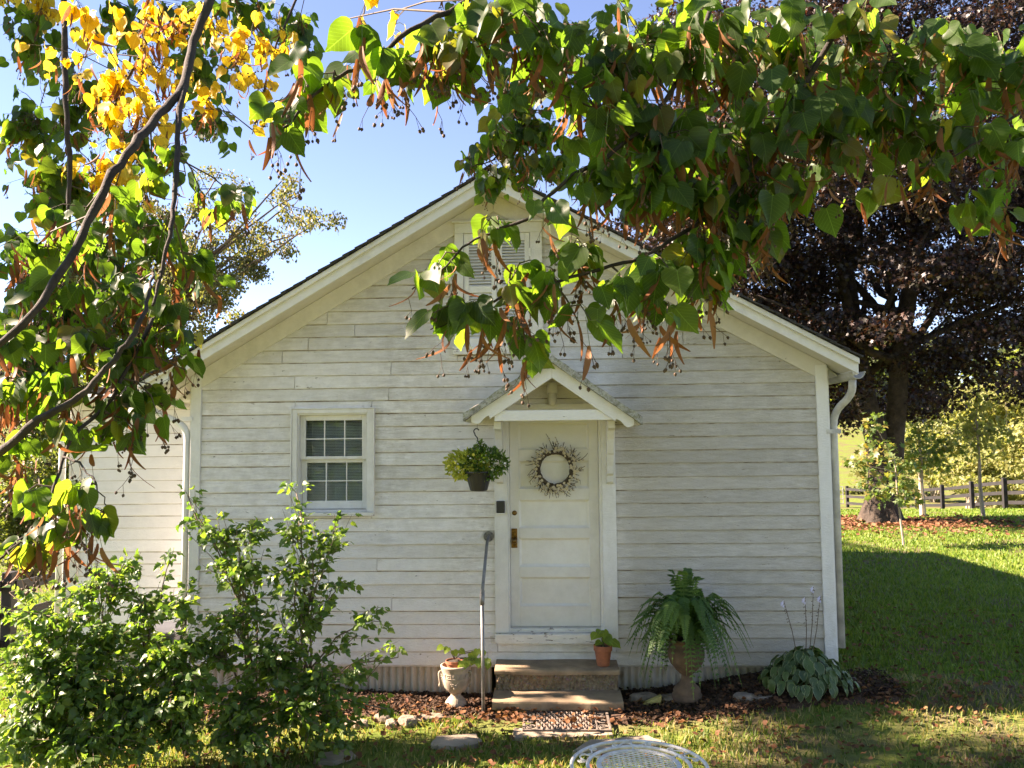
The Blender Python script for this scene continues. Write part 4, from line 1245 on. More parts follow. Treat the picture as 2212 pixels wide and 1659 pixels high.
for k in range(160):
    w = r.uniform(0, 6.283) if k > 8 else -1.57 + (k - 4) * .5
    up_ = r.random()
    if k % 12 == 0:      # upright young fronds
        L = r.uniform(.4, .62); reach, rise, fall = r.uniform(.06, .22), L, 0
    else:
        L = r.uniform(.5, .82); reach = r.uniform(.20, .60); rise = r.uniform(.14, .46); fall = r.uniform(.10, .66)
    ry = .55 if math.sin(w) > 0 else .85       # wall behind keeps the back fronds short
    pts = []
    for i in range(9):
        t_ = i / 8
        rr = reach * (t_ ** .75)
        z = rise * math.sin(min(1, t_ * 1.6) * math.pi / 2) - fall * max(0, t_ - .3) ** 1.6 * 1.7
        pts.append(ftop + Vector((rr * math.cos(w), max(-.95, rr * math.sin(w) * ry), z + .02)))
    frond(pts, L, r.uniform(.045, .066), k).build('frond', M_FERN, fern)

# ------------------------------------------------------------------ hosta
hb_ = on_ground(1740, 1490); hb_ = Vector((at_y(1742, 1480, -.42).x, -.42, 0)); hb_.z = gz(hb_.x, hb_.y) + .03
hos = thing('hosta_plant', hb_, 'hosta with pale edged leaves and lilac flower stalks by the corner', 'plant')
HO = [(0.0, 0.0), (0.20, 0.04), (0.33, 0.2), (0.37, 0.4), (0.30, 0.65), (0.17, 0.86), (0.0, 1.0)]
mes = []
for f, c, t_, w in ((.35, .25, .1, .05), (.25, .5, -.15, .08), (.15, .7, .2, .06)):
    v, fcs, u, _ = leaf_tpl(HO, f, c, t_, w)
    n = len(HO)
    u = [(1.0, y) for x, y in HO] + [(1.0, y) for x, y in HO] + [(0.0, y) for x, y in HO]
    mes.append(np_mesh('leaf', np.array(v), np.array(fcs).ravel(), 3, M_HOSTA, True, np.array(u)))
r = random.Random(3)
q = MB()
for k in range(180):
    w = r.uniform(0, 6.283); rr = .37 * r.random() ** .6; tt = rr / .37
    ry = .85 if math.sin(w) < 0 else .75
    z = .27 * (1 - tt ** 1.9) * r.uniform(.7, 1.05) + .06
    p = hb_ + Vector((rr * math.cos(w) * 1.08, rr * math.sin(w) * ry, z))
    q.tube([hb_ + Vector((0, 0, .0)), hb_ + Vector((rr * .3 * math.cos(w), rr * .3 * math.sin(w) * ry, z * .8)), p], [.005, .004, .003], 5)
    td = Vector((math.cos(w) + r.uniform(-.3, .3), math.sin(w) * ry + r.uniform(-.3, .3), -.15 - .9 * tt)); nn = Vector((math.cos(w) * tt, math.sin(w) * tt, 1.0))
    o = obj('leaf', mes[k % 3], hos)
    M4 = Matrix(frames(np.array([td], float), np.array([nn], float))[0].tolist()).to_4x4() @ Matrix.Scale(r.uniform(.075, .125), 4)
    M4.translation = p; o.matrix_basis = M4
q.build('stem', M_GSTEM, hos)
for px, py in ((1693, 1297), (1739, 1290), (1757, 1266), (1772, 1287)):
    top = at_y(px, py, -.40); b0 = hb_ + Vector(((top.x - hb_.x) * .35, .02, .2))
    q = MB(); q.tube([b0, b0.lerp(top, .5) + Vector((.01, 0, 0)), top], [.004, .0035, .002], 6); 
    r2 = random.Random(px)
    for j in range(9):
        p = b0.lerp(top, .55 + .05 * j); w = r2.uniform(0, 6.28)
        q.tube([p, p + Vector((.016 * math.cos(w), .012 * math.sin(w), -.006))], [.003, .004], 5)
    q.build('flower_stalk', M_STEM, hos)
    q = MB()
    for j in range(3):
        w = 2.6 + j * .9; p = top + Vector((0, 0, -.02 * j)); e = p + Vector((.03 * math.cos(w), -.01, -.028 + .006 * j))
        q.tube([p, p.lerp(e, .5), e], [.002, .006, .011], 6, caps=False)
    q.build('flower', M_HOSTAF, hos)

# ------------------------------------------------------------------ hanging basket
HY = -.47
hk = at_y(1031, 921, HY)
hbk = thing('hanging_basket', (hk.x, HY, hk.z), 'black hanging basket of yellow and green foliage under the canopy', 'planter')
pz1, pz0 = at_y(1033, 1018, HY).z, at_y(1033, 1060, HY).z
pcx = at_y(1034, 1040, HY).x
q = MB(); q.tube([(hk.x, HY, hk.z + .03), (hk.x, HY, hk.z - .02)], .0015, 5)
q.build('eye_wire', M_FENCE, hbk)
hc = Vector((hk.x - .008, HY, hk.z - .045)); pts = []
for i in range(12):
    w = R_(20) + R_(205) * i / 11
    pts.append(hc + Vector((.024 * math.cos(w), 0, .024 * math.sin(w))))
pts += [hc + Vector((-.012, 0, -.035)), hc + Vector((.008, 0, -.06)), hc + Vector((.016, 0, -.10))]
MB().tube(pts, .0055, 8).build('hook', M_BLACK, hbk, smooth=True)
q = MB()
hub = hc + Vector((.016, 0, -.10))
for w in (.4, 2.5, 4.6): q.tube([hub, (pcx + .115 * math.cos(w), HY + .115 * math.sin(w), pz1)], .002, 5)
q.build('hanger', M_BLACK, hbk)
hgt = pz1 - pz0
q = MB(); q.lathe([(0, 0), (.072, 0), (.078, .006), (.122, hgt * .93), (.130, hgt * .94), (.130, hgt), (.121, hgt), (.115, hgt * .9), (0, hgt * .88)], (pcx, HY, pz0), 40, 0, lambda i, w: .012 * math.cos(w * 24) if i in (2, 3) else 0)
q.build('pot_body', M_BLACK, hbk, smooth=False)
rs = np.random.RandomState(5)
def tuft(name, n, cx, cz_, rx, rz, ry, size, mat, seed, droop=0):
    rs = np.random.RandomState(seed)
    u = rs.normal(0, 1, (n, 3)); u /= np.linalg.norm(u, axis=1, keepdims=True); u *= rs.uniform(.35, 1, (n, 1)) ** .5
    T = np.array([cx, HY, cz_]) + u * np.array([rx, ry, rz])
    t = u + np.array([0, -.2, .2]) + rs.normal(0, .5, (n, 3))
    nn = rs.normal(0, .6, (n, 3)) + np.array([0, -.3, .8])
    S = rs.uniform(.7, 1.2, n) * size
    obj(name, bulk(name, O_TPL, T, frames(t, nn), S, mat, True), hbk, kind='stuff')
gx_ = lambda px, py: at_y(px, py, HY)
c1 = gx_(1008, 1004); tuft('yellow_foliage', 640, c1.x, c1.z, .205, .135, .14, .042, M_BYEL, 1)
c1 = gx_(1046, 1002); tuft('green_foliage', 860, c1.x, c1.z, .225, .15, .15, .040, M_BGRN, 2)
c1 = gx_(1036, 970); tuft('upright_foliage', 130, c1.x, c1.z, .05, .075, .05, .032, M_BGRN, 3)
q = MB()
r = random.Random(12)
for k in range(26):
    e = Vector((pcx + r.uniform(-.24, .22), HY + r.uniform(-.13, .12), pz1 + r.uniform(-.02, .17)))
    q.tube([(pcx, HY, pz1 - .03), Vector((pcx, HY, pz1 + .05)).lerp(e, .5), e], [.002, .0018, .001], 4)
q.build('stem', M_GSTEM, hbk)
for px, py in ((994, 965), (1047, 998), (1019, 990), (1092, 1000)):
    p = gx_(px, py); p.y = HY - .12
    q = MB()
    for k in range(5):
        w = k * 1.2566; a = Vector((math.cos(w), -.3, math.sin(w))) * .011; b = Vector((math.cos(w + .7), -.3, math.sin(w + .7))) * .009; c = Vector((math.cos(w - .7), -.3, math.sin(w - .7))) * .009
        q.add([p, p + c, p + a, p + b], [(0, 1, 2, 3)])
    q.build('flower', M_TRIM, hbk)

# ------------------------------------------------------------------ door mat
mg = gz(.4, -.95) + .045
c00, c10, c11, c01 = at_z(1127, 1577, mg), at_z(1318, 1572, mg), at_z(1316, 1537, mg), at_z(1132, 1543, mg)
mx0, mx1 = (c00.x + c01.x) / 2, (c10.x + c11.x) / 2; my0, my1 = min(c00.y, c10.y), max(c01.y, c11.y)
dm = thing('door_mat', ((mx0 + mx1) / 2, (my0 + my1) / 2, mg), 'openwork grey rubber door mat lying in front of the lower step', 'mat')
def xyb(q, x0, x1, y0, y1, z0=None, z1=None): q.box(x0, x1, y0, y1, mg - .012, mg + .004)
q = MB(); w = .022
q.box(mx0, mx1, my0, my0 + w, mg - .014, mg + .004); q.box(mx0, mx1, my1 - w, my1, mg - .014, mg + .004)
q.box(mx0, mx0 + w, my0 + w, my1 - w, mg - .014, mg + .0035); q.box(mx1 - w, mx1, my0 + w, my1 - w, mg - .014, mg + .0035)
ii = .11
q.box(mx0 + ii, mx0 + ii + .016, my0 + w, my1 - w, mg - .014, mg + .003); q.box(mx1 - ii - .016, mx1 - ii, my0 + w, my1 - w, mg - .014, mg + .003)
q.build('border', M_MAT, dm, bevel=.003)
q = MB()
bx0, bx1, by0, by1 = mx0 + ii + .016, mx1 - ii - .016, my0 + w, my1 - w
ny = 7; nx = 11
for j in range(ny + 1):
    y = by0 + (by1 - by0) * j / ny
    for i in range(nx):
        x = bx0 + (bx1 - bx0) * (i + (.5 if j % 2 else 0)) / nx
        xs = (bx1 - bx0) / nx
        for s in (-1, 1):
            if j < ny and bx0 - .01 < x + s * xs / 2 < bx1 + .01:
                q.tube([(x, y, mg - .004), (x + s * xs / 2, y + (by1 - by0) / ny, mg - .004)], .0125, 4)
        if j and j < ny: q.tube([(max(bx0, x - xs * .3), y, mg - .003), (min(bx1, x + xs * .3), y, mg - .003)], .012, 4)
q.build('lattice', M_MAT, dm)
q = MB()
for a, b in ((mx0 + w, mx0 + ii), (mx1 - ii, mx1 - w)):
    n = 3
    for k in range(n):
        cy_ = my0 + w + (my1 - my0 - 2 * w) * (k + .5) / n; cx_ = (a + b) / 2; pts = []
        for i in range(22):
            th = i * .5; rr = .006 + .0034 * i * .75
            pts.append((cx_ + min(rr, .04) * math.cos(th + k), cy_ + rr * .9 * math.sin(th + k), mg - .003))
        MB().tube(pts, .0065, 4).build('scroll', M_MAT, dm)

# ------------------------------------------------------------------ stones
def rock(name, c, sx, sy, sz, seed, mat, flat=False, **kw):
    rs = random.Random(seed)
    vs, fs = [], []
    n, m_ = 12, 6
    jit = [[rs.uniform(.8, 1.18) for _ in range(n)] for _ in range(m_ + 1)]
    base = [rs.uniform(.82, 1.15) for _ in range(n)]
    for i in range(m_ + 1):
        ph = math.pi * i / m_
        for j in range(n):
            w = 2 * math.pi * j / n
            rr = math.sin(ph) ** (.35 if flat else .65) * base[j] * (1 + (jit[i][j] - 1) * .5)
            zz = math.cos(ph)
            if flat: zz = max(-1, min(1, zz * 2.2)) + rs.uniform(-.08, .08)
            else: zz = max(-.8, min(.8, zz * 1.15)) * (.9 + .2 * jit[i][j])
            vs.append((c[0] + sx * rr * math.cos(w), c[1] + sy * rr * math.sin(w), c[2] + sz * zz))
    for i in range(m_):
        for j in range(n):
            k = (j + 1) % n
            fs.append((i * n + j, (i + 1) * n + j, (i + 1) * n + k, i * n + k))
    return MB().add(vs, fs).build(name, mat, None, bevel=.006, **kw)
EDGE = [(1395, 1512, 38, 16, 'tan edging stone lying just right of the lower step', 0), (1462, 1513, 34, 13, 'reddish flat edging stone in front of the brown urn', 0),
        (1502, 1509, 22, 10, 'small rounded edging stone right of the brown urn foot', 0),
        (1608, 1510, 26, 13, 'grey edging stone between the brown urn and the hosta', 0), (1652, 1518, 30, 18, 'dark upright edging stone left of the hosta', 0), (1715, 1524, 30, 12, 'low edging stone under the drooping hosta leaves', 0),
        (1838, 1473, 20, 9, 'small tan stone at the outer side of the hosta', 0),
        (928, 1552, 36, 8, 'long flat edging stone below the pale urn', 0), (880, 1560, 24, 13, 'pale edging stone to the left of the pale urn', 0),
        (826, 1553, 20, 12, 'round pale edging stone near the shrub tips', 0), (770, 1566, 28, 10, 'broken edging stone half hidden by the shrub', 0), (842, 1566, 14, 9, 'small white edging stone beside the round pale one', 0)]
for i, (px, py, w, h, lab, mt) in enumerate(EDGE):
    p = on_ground(px, py + h * .6); s = (p - CAM).dot(FW) / FPX
    rock('edging_stone', (p.x, p.y + .03, p.z + h * s * .45), w * s, .085, h * s * 1.0, i + 20, M_STONE, label=lab, cat='stone', group='stones edging the mulch bed')
p = on_ground(1404, 1531); s = (p - CAM).dot(FW) / FPX
q = MB(); x0, z0_ = p.x, p.z
pl = [(-.055, -.03), (.085, -.03), (.105, .115), (.035, .085), (-.06, .045)]
q.prism([(x0 + a, z0_ + b) for a, b in pl], p.y - .02, p.y + .05)
q.build('edging_stone', M_STONEY, None, bevel=.006, label='angular mustard yellow stone stood on edge by the steps', cat='stone', group='stones edging the mulch bed')
SLABS = [((1107, 1600), (1110, 1580), (1310, 1575), (1325, 1594), (1230, 1598), 'large flat tan paving stone in front of the door mat'),
         ((930, 1617), (942, 1595), (1030, 1592), (1042, 1612), (985, 1621), 'flat tan paving stone left of the door mat'),
         ((676, 1650), (700, 1632), (752, 1622), (770, 1638), (720, 1655), 'worn paving stone at the edge of the shrub'),
         ((1236, 1632), (1275, 1608), (1400, 1598), (1440, 1612), (1350, 1640), 'brown paving stone showing behind the white iron table')]
SLAB_POLY = []
for i, s_ in enumerate(SLABS):
    P = [on_ground(*c) for c in s_[:-1]]
    SLAB_POLY.append([(p.x, p.y) for p in P])
    rs2 = random.Random(i); Q = []
    for a, b in zip(P, P[1:] + P[:1]):
        Q += [a, a.lerp(b, .35) + Vector((rs2.uniform(-.012, .012), rs2.uniform(-.012, .012), 0)), a.lerp(b, .7) + Vector((rs2.uniform(-.012, .012), rs2.uniform(-.012, .012), 0))]
    cc = sum(Q, Vector()) / len(Q); n = len(Q)
    zt = max(gz(p.x, p.y) for p in P) + .022
    vs = [(p.x, p.y, zt + rs2.uniform(-.003, .003)) for p in Q] + [(p.x + (p.x - cc.x) * .04, p.y + (p.y - cc.y) * .04, zt - .09) for p in Q] + [(cc.x, cc.y, zt + .006)]
    fs = [(k, (k + 1) % n, 2 * n) for k in range(n)] + [(k, k + n, (k + 1) % n + n, (k + 1) % n) for k in range(n)]
    MB().add(vs, fs).build('paving_stone', M_SLAB, None, bevel=.006, label=s_[-1], cat='stone', group='paving stones in the lawn')

# ------------------------------------------------------------------ white iron table
TZ = .72
tb = at_z(1380, 1601.5, TZ); tl, tr_ = at_z(1236, 1654, TZ), at_z(1525, 1654, TZ)
TR = abs(tr_.x - tl.x) / 2 * 1.01; tcx = (tl.x + tr_.x) / 2; tcy = tb.y - TR
tab = thing('patio_table', (tcx, tcy, gz(tcx, tcy)), 'round white wrought iron table with mesh top and scrolled rim', 'table')
def ring(rr, z, rad, n=72, seg=8): return MB().tube([(tcx + rr * math.cos(2 * math.pi * i / n), tcy + rr * math.sin(2 * math.pi * i / n), z) for i in range(n + 1)], rad, seg, caps=False)
ring(TR, TZ, .0105).build('outer_rim', M_WIRON, tab, smooth=True)
ring(TR * .76, TZ, .0105).build('middle_rim', M_WIRON, tab, smooth=True)
q = MB(); q.lathe([(TR * .63, -.008), (TR * .63, .006), (TR * .555, .008), (TR * .555, -.002)], (tcx, tcy, TZ), 72); q.build('inner_rim', M_WIRON, tab, smooth=False)
q = MB()
rr = TR * .56; stp = .044
for sl in (.55, -.55):
    k = -60
    dirv = Vector((1, sl, 0)).normalized(); nv = Vector((-dirv.y, dirv.x, 0))
    for k in range(-40, 41):
        off = k * stp * .62
        if abs(off) >= rr: continue
        h = math.sqrt(rr * rr - off * off)
        a = Vector((tcx, tcy, TZ)) + nv * off - dirv * h; b = a + dirv * 2 * h
        q.tube([a, b], .0028, 4)
q.build('mesh_top', M_WIRON, tab)
for k in range(6):
    w0 = 2 * math.pi * k / 6 + .55
    q = MB()
    rm = TR * .88
    for s in (-1, 1):
        pts = []
        for i in range(30):
            t_ = i / 29
            if t_ < .55: 
                w = w0 + s * .30 * t_ / .55; rq = rm + TR * .055 * math.sin(t_ / .55 * math.pi * 1.5) * s
                pts.append((tcx + rq * math.cos(w), tcy + rq * math.sin(w), TZ))
            else:
                u = (t_ - .55) / .45; we = w0 + s * .30; rc = .024 * (1 - .75 * u); th = u * 7.5
                cx_, cy_ = tcx + (rm - TR * .03 * s) * math.cos(we), tcy + (rm - TR * .03 * s) * math.sin(we)
                pts.append((cx_ + rc * math.cos(th + we), cy_ + rc * math.sin(th + we), TZ))
        MB().tube(pts, .0045, 5).build('scroll', M_WIRON, tab)
    q.tube([(tcx + TR * .64 * math.cos(w0), tcy + TR * .64 * math.sin(w0), TZ), (tcx + TR * .995 * math.cos(w0), tcy + TR * .995 * math.sin(w0), TZ)], .005, 5)
    q.build('spoke', M_WIRON, tab)
for k in range(4):
    w = R_(45 + 90 * k); g = gz(tcx, tcy)
    MB().tube(bend([(tcx + TR * .8 * math.cos(w), tcy + TR * .8 * math.sin(w), TZ - .01), (tcx + TR * .72 * math.cos(w), tcy + TR * .72 * math.sin(w), TZ - .3), (tcx + TR * .85 * math.cos(w), tcy + TR * .85 * math.sin(w), g - .01)], 6, .2), .011, 8).build('leg', M_WIRON, tab, smooth=True)

# ------------------------------------------------------------------ bin against the wing
a, b = at_y(318, 1440, .3), at_y(400, 1355, .3)
bn = thing('storage_bin', ((a.x + b.x) / 2, .3, gz(a.x, .3)), 'dark grey plastic bin against the side wing behind the shrub', 'bin')
g = gz(a.x, .3) - .03
MB().box(a.x + .02, b.x - .02, .12, .55, g, b.z - .05).build('bin_body', M_BIN, bn, bevel=.02)
MB().box(a.x, b.x, .09, .58, b.z - .049, b.z).build('lid', M_BIN, bn, bevel=.015)
for k in range(5):
    x = a.x + .05 + (b.x - a.x - .1) * k / 4
    MB().box(x - .012, x + .012, .10, .1195, g + .05, b.z - .1).build('rib', M_BIN, bn, bevel=.004)
# ================================================================== BACKGROUND
# ------------------------------------------------------------------ board fence on the right
def fence(name, pts, hs, label, cat='fence', rails=(.28, .66, 1.06), pw=.075):
    f = thing(name, pts[0], label, cat)
    for i, p in enumerate(pts):
        q = MB(); q.box(p.x - pw, p.x + pw, p.y - pw, p.y + pw, p.z - .3, p.z + 1.25)
        q.build('post', M_FENCE, f, bevel=.012)
    for a, b in zip(pts[:-1], pts[1:]):
        d = (b - a); d.z = 0; d.normalize(); s = Vector((d.y, -d.x, 0))
        if s.y > 0: s = -s
        for k, h in enumerate(rails):
            w = .07; j = random.Random(int(a.x * 100) + k).uniform(-.015, .015)
            v = []
            for p in (a, b):
                for dz in (-w, w):
                    for o_ in (pw + .004, pw + .034):
                        v.append(p + s * o_ + Vector((0, 0, h + dz + j)))
            MB().add(v, [(0, 4, 5, 1), (2, 3, 7, 6), (0, 2, 6, 4), (1, 5, 7, 3), (0, 1, 3, 2), (4, 6, 7, 5)]).build('rail', M_FENCE, f)
    return f
fp = []
for px, py, d in ((2320, 1110, 28.0), (2242, 1107, 30.2), (2172, 1105, 32.6), (2101, 1105, 35.6), (2037, 1105, 39.2), (1982, 1107, 42.2), (1930, 1110, 44.4), (1880, 1113, 46.0), (1832, 1115, 47.6)):
    p = at_d(px, py, d); p.z = gz(p.x, p.y); fp.append(p)
fence('board_fence', fp, None, 'black three board fence beside the drive behind the maple')
g0 = fp[-1]
gt = thing('farm_gate', g0, 'grey tube farm gate hung at the end of the black fence', 'gate')
for h in (.25, .5, .75, 1.0, 1.2):
    MB().tube([g0 + Vector((-.2, .1, h)), g0 + Vector((-4.2, .9, h))], .025, 6).build('tube', M_GATE, gt)
for t_ in (0, .5, 1): MB().tube([g0 + Vector((-.2 - 4 * t_, .1 + .8 * t_, .22)), g0 + Vector((-.2 - 4 * t_, .1 + .8 * t_, 1.22))], .025, 6).build('upright', M_GATE, gt)
lp = []
for px, d in ((-260, 9.5), (-90, 10.4), (20, 11.4), (150, 12.6), (260, 14.0)):
    p = at_d(px, 1300, d); p.z = gz(p.x, p.y); lp.append(p)
zr_ = at_d(90, 1252, 11.9).z
for p in lp: p.z = zr_ - 1.06
fence('paddock_fence', lp, None, 'low black rail fence beyond the side wing on the left')

# ------------------------------------------------------------------ tree makers
def limb(q, a, b, r0, r1, rs, n=7, wob=.06, seg=7, sag=0.0):
    pts, rad = [], []
    L = (b - a).length
    off = Vector((0, 0, 0))
    for i in range(n + 1):
        t = i / n
        if 0 < i < n: off = off + Vector((rs.uniform(-1, 1), rs.uniform(-1, 1), rs.uniform(-1, 1))) * wob * L / n
        pts.append(a.lerp(b, t) + off * (1 if i < n else 0.6) + Vector((0, 0, -sag * 4 * t * (1 - t))))
        rad.append(r0 + (r1 - r0) * t)
    q.tube(pts, rad, seg)
    return pts
def crown_leaves(name, par, clumps, per, size, tpl, mat, seed, tip=(0, 0, -.6), spread=.7, nbias=(-.2, -.2, 1.0), nsp=.6, shell=.45):
    """clumps: (centre, radius vec); leaves fill each clump, more of them near its skin"""
    rs = np.random.RandomState(seed)
    T, S = [], []
    for c, rv in clumps:
        n = max(4, int(per * rv[0] * rv[2] ))
        u = rs.normal(0, 1, (n, 3)); u /= np.linalg.norm(u, axis=1, keepdims=True)
        u *= (rs.uniform(0, 1, (n, 1)) ** shell)
        T.append(np.array(c)[None, :] + u * np.array(rv)[None, :]); S.append(rs.uniform(.65, 1.25, n) * size)
    T = np.concatenate(T); S = np.concatenate(S); n = len(T)
    Rm = place_rand(rs, n, tip, spread, nbias, nsp)
    return obj(name, bulk(name, tpl, T, Rm, S, mat), par, kind='stuff')

# ------------------------------------------------------------------ purple maple
mb = on_ground(1905, 1128)
maple = thing('maple_tree', mb, 'tall dark purple maple with forked trunk beyond the lawn', 'tree')
rs = random.Random(2)
q = MB()
D0 = (mb - CAM).dot(FW)
fork = at_d(1912, 1005, D0)
pts = [mb + Vector((0, 0, -.3)), mb + Vector((0, 0, .15)), mb + Vector((0, 0, .5)), at_d(1903, 1070, D0), fork]
vs, fs = [], []
seg = 20
for i, (p, r0) in enumerate(zip(pts, (.66, .50, .42, .37, .40))):
    for j in range(seg):
        w = 2 * math.pi * j / seg
        rr = r0 * (1 + (.22 if i < 2 else .10) * math.sin(w * 5 + .6) * (1 if i < 3 else .3) + .04 * math.sin(w * 3 + i))
        vs.append((p.x + rr * math.cos(w), p.y + rr * math.sin(w), p.z))
for i in range(len(pts) - 1):
    for j in range(seg):
        k = (j + 1) % seg
        fs.append((i * seg + j, i * seg + k, (i + 1) * seg + k, (i + 1) * seg + j))
q.add(vs, fs)
def curve3(*ps): return [Vector(p) for p in ps]
q.tube([fork + Vector((-.1, 0, -.4)), at_d(1893, 950, D0), at_d(1872, 870, D0), at_d(1850, 760, D0 + .3), at_d(1830, 600, D0 + .5), at_d(1800, 400, D0 + .5)], [.32, .29, .27, .25, .21, .14], 14)
q.tube([fork + Vector((.15, 0, -.4)), at_d(1930, 950, D0), at_d(1938, 870, D0), at_d(1944, 760, D0 - .3), at_d(1975, 560, D0 - .5), at_d(2000, 300, D0)], [.30, .27, .25, .23, .20, .13], 14)
tips = []
for k in range(30):
    src = at_d(rs.choice([1850, 1944]) + rs.uniform(-20, 20), rs.uniform(400, 830), D0 + rs.uniform(-.4, .4))
    e = Vector((mb.x + rs.uniform(-6.0, 7.0), mb.y + rs.uniform(-4.5, 5), rs.uniform(4.2, 14)))
    limb(q, src, e, .12, .02, rs, 6, .18, 6); tips.append(e)
q.build('trunk', M_BARKM, maple, smooth=True)
clumps = []
cc = Vector((mb.x + .6, mb.y, 9.2))
k = 0
while k < 400:
    u = Vector((rs.uniform(-1, 1), rs.uniform(-1, 1), rs.uniform(-1, 1)))
    if u.length > 1 or u.length < .35: continue
    p = cc + Vector((u.x * 7.8, u.y * 5.6, u.z * 7.8))
    if p.z < 2.9 + .16 * abs(p.x - mb.x): continue
    if p.x < mb.x - 6.9: continue
    s = rs.uniform(.55, 1.15)
    clumps.append((p, (s * 1.25, s * 1.25, s * .55))); k += 1
for px, py, rx, ry in ((1640, 420, .9, .5), (1580, 520, .9, .5), (1560, 600, .8, .4), (1600, 470, 1.0, .5), (1620, 580, 1.0, .5), (1690, 480, 1.1, .6), (1600, 380, .9, .5), (1680, 330, 1.1, .6), (1720, 660, .9, .4), (1700, 560, 1.0, .5), (1660, 640, .8, .35), (1760, 620, 1.0, .5), (1800, 700, 1.0, .5), (1830, 745, .9, .35), (1850, 830, .7, .45), (1835, 900, .55, .5), (1980, 880, .9, .4), (2060, 820, 1.1, .5), (2130, 760, 1.1, .5), (2000, 770, 1.2, .5), (1900, 700, 1.2, .5)):
    clumps.append((at_d(px, py, D0 + rs.uniform(-1.5, .5)), (rx, rx, ry)))
crown_leaves('crown', maple, clumps, 1000, .115, STAR, M_MAPLE, 3, (0, 0, -.5), .6, (-.3, -.3, 1.0), .55)

# ------------------------------------------------------------------ saplings
def sapling(px, py, label, top, crown, leafmat, tpl, size, n, name='sapling', bark=M_BARKP, rad=.035, lean=0):
    b = on_ground(px, py); d = (b - CAM).dot(FW)
    t = thing(name, b, label, 'sapling', None)
    rs = random.Random(px)
    tp = at_d(top[0], top[1], d)
    q = MB(); limb(q, b + Vector((0, 0, -.1)), tp, rad, rad * .3, rs, 8, .05, 8)
    cl = []
    for (cx_, cy_, rx, ry) in crown:
        c = at_d(cx_, cy_, d + rs.uniform(-.4, .4)); s = d / FPX
        cl.append((c, (rx * s, rx * s * .8, ry * s)))
        a = b.lerp(tp, min(.95, max(.25, (c.z - b.z - .2) / max(.1, tp.z - b.z))))
        limb(q, a, c, rad * .4, .004, rs, 4, .12, 5)
    q.build('trunk', bark, t)
    rsn = np.random.RandomState(px)
    T, S = [], []
    tot = sum(c[1][0] * c[1][2] for c in cl)
    for c, rv in cl:
        m_ = int(n * rv[0] * rv[2] / tot) + 2
        u = rsn.normal(0, 1, (m_, 3)); u /= np.linalg.norm(u, axis=1, keepdims=True); u *= rsn.uniform(0, 1, (m_, 1)) ** .45
        T.append(np.array(c) + u * np.array(rv)); S.append(rsn.uniform(.7, 1.3, m_) * size)
    T = np.concatenate(T); S = np.concatenate(S)
    obj('crown', bulk('crown', tpl, T, place_rand(rsn, len(T), (0, 0, -.4), .7, (-.3, -.3, 1), .6), S, leafmat), t, kind='stuff')
    return t
sapling(1953, 1180, 'slim oak sapling with jagged leaves in front of the maple trunk', (1928, 985), [(1885, 915, 28, 32), (1905, 975, 45, 35), (1950, 1010, 45, 28), (1935, 1050, 48, 34), (1965, 1075, 40, 20), (1900, 1070, 30, 20), (1850, 1000, 38, 22), (1870, 1035, 40, 22)], M_OAK, STAR, .13, 430, bark=M_BARKP, rad=.028)
sapling(1994, 1116, 'young green tree on a pale stem between maple and fence', (1984, 930), [(1985, 970, 55, 40), (2010, 1000, 50, 26), (1960, 995, 42, 28), (1990, 930, 36, 34), (2035, 970, 40, 28)], M_OAK, STAR, .15, 620, rad=.10)
sapling(2125, 1118, 'thin yellowing young tree standing against the black fence', (2105, 900), [(2110, 960, 55, 40), (2095, 915, 45, 40), (2140, 930, 45, 40), (2110, 870, 36, 36)], M_GOLD, KITE, .18, 480, rad=.07)

# ------------------------------------------------------------------ thicket behind the fence
def bush(name, px, py, d, rx, rz, label, mat, n, size, seed, tpl=KITE, group=None, lobes=9, cat='bush', floor=True):
    c = at_d(px, py, d); b = Vector((c.x, c.y, gz(c.x, c.y)))
    t = thing(name, b, label, cat, group)
    rs = random.Random(seed); s = d / FPX
    cl = []
    for k in range(lobes):
        w = rs.uniform(0, 6.28); u = rs.uniform(0, .75)
        cl.append((c + Vector((rx * s * u * math.cos(w), rx * s * u * .8 * math.sin(w), rz * s * rs.uniform(-.75, .7))), (rx * s * rs.uniform(.3, .55), rx * s * .4, rz * s * rs.uniform(.25, .45))))
    q = MB()
    for c_, _ in cl: limb(q, b + Vector((rs.uniform(-.2, .2), rs.uniform(-.2, .2), -.1)), c_, .05 + .0006 * d, .008, rs, 5, .1, 5)
    q.build('trunk', M_BARKP if 'gold' in mat.name else M_STEM, t)
    rsn = np.random.RandomState(seed); T, S = [], []
    tot = sum(a[1][0] * a[1][2] for a in cl)
    for c_, rv in cl:
        m_ = int(n * rv[0] * rv[2] / tot) + 2
        u = rsn.normal(0, 1, (m_, 3)); u /= np.linalg.norm(u, axis=1, keepdims=True); u *= rsn.uniform(0, 1, (m_, 1)) ** .4
        T.append(np.array(c_) + u * np.array(rv)); S.append(rsn.uniform(.6, 1.3, m_) * size)
    T = np.concatenate(T); S = np.concatenate(S)
    T[:, 2] = np.maximum(T[:, 2], gzn(T[:, 0], T[:, 1]) + .05)
    obj('crown', bulk('crown', tpl, T, place_rand(rsn, len(T), (0, 0, -.3), .8, (-.35, -.35, 1), .6), S, mat), t, kind='stuff')
G1 = 'sunlit bushes behind the board fence'
bush('bush', 2170, 945, 47, 150, 150, 'tallest yellow green bush at the right edge behind the fence', M_GOLD, 12000, .24, 1, group=G1, lobes=16)
bush('bush', 2010, 985, 52, 130, 90, 'rounded yellow green bush just right of the maple trunk', M_GOLD, 9000, .24, 2, group=G1, lobes=12)
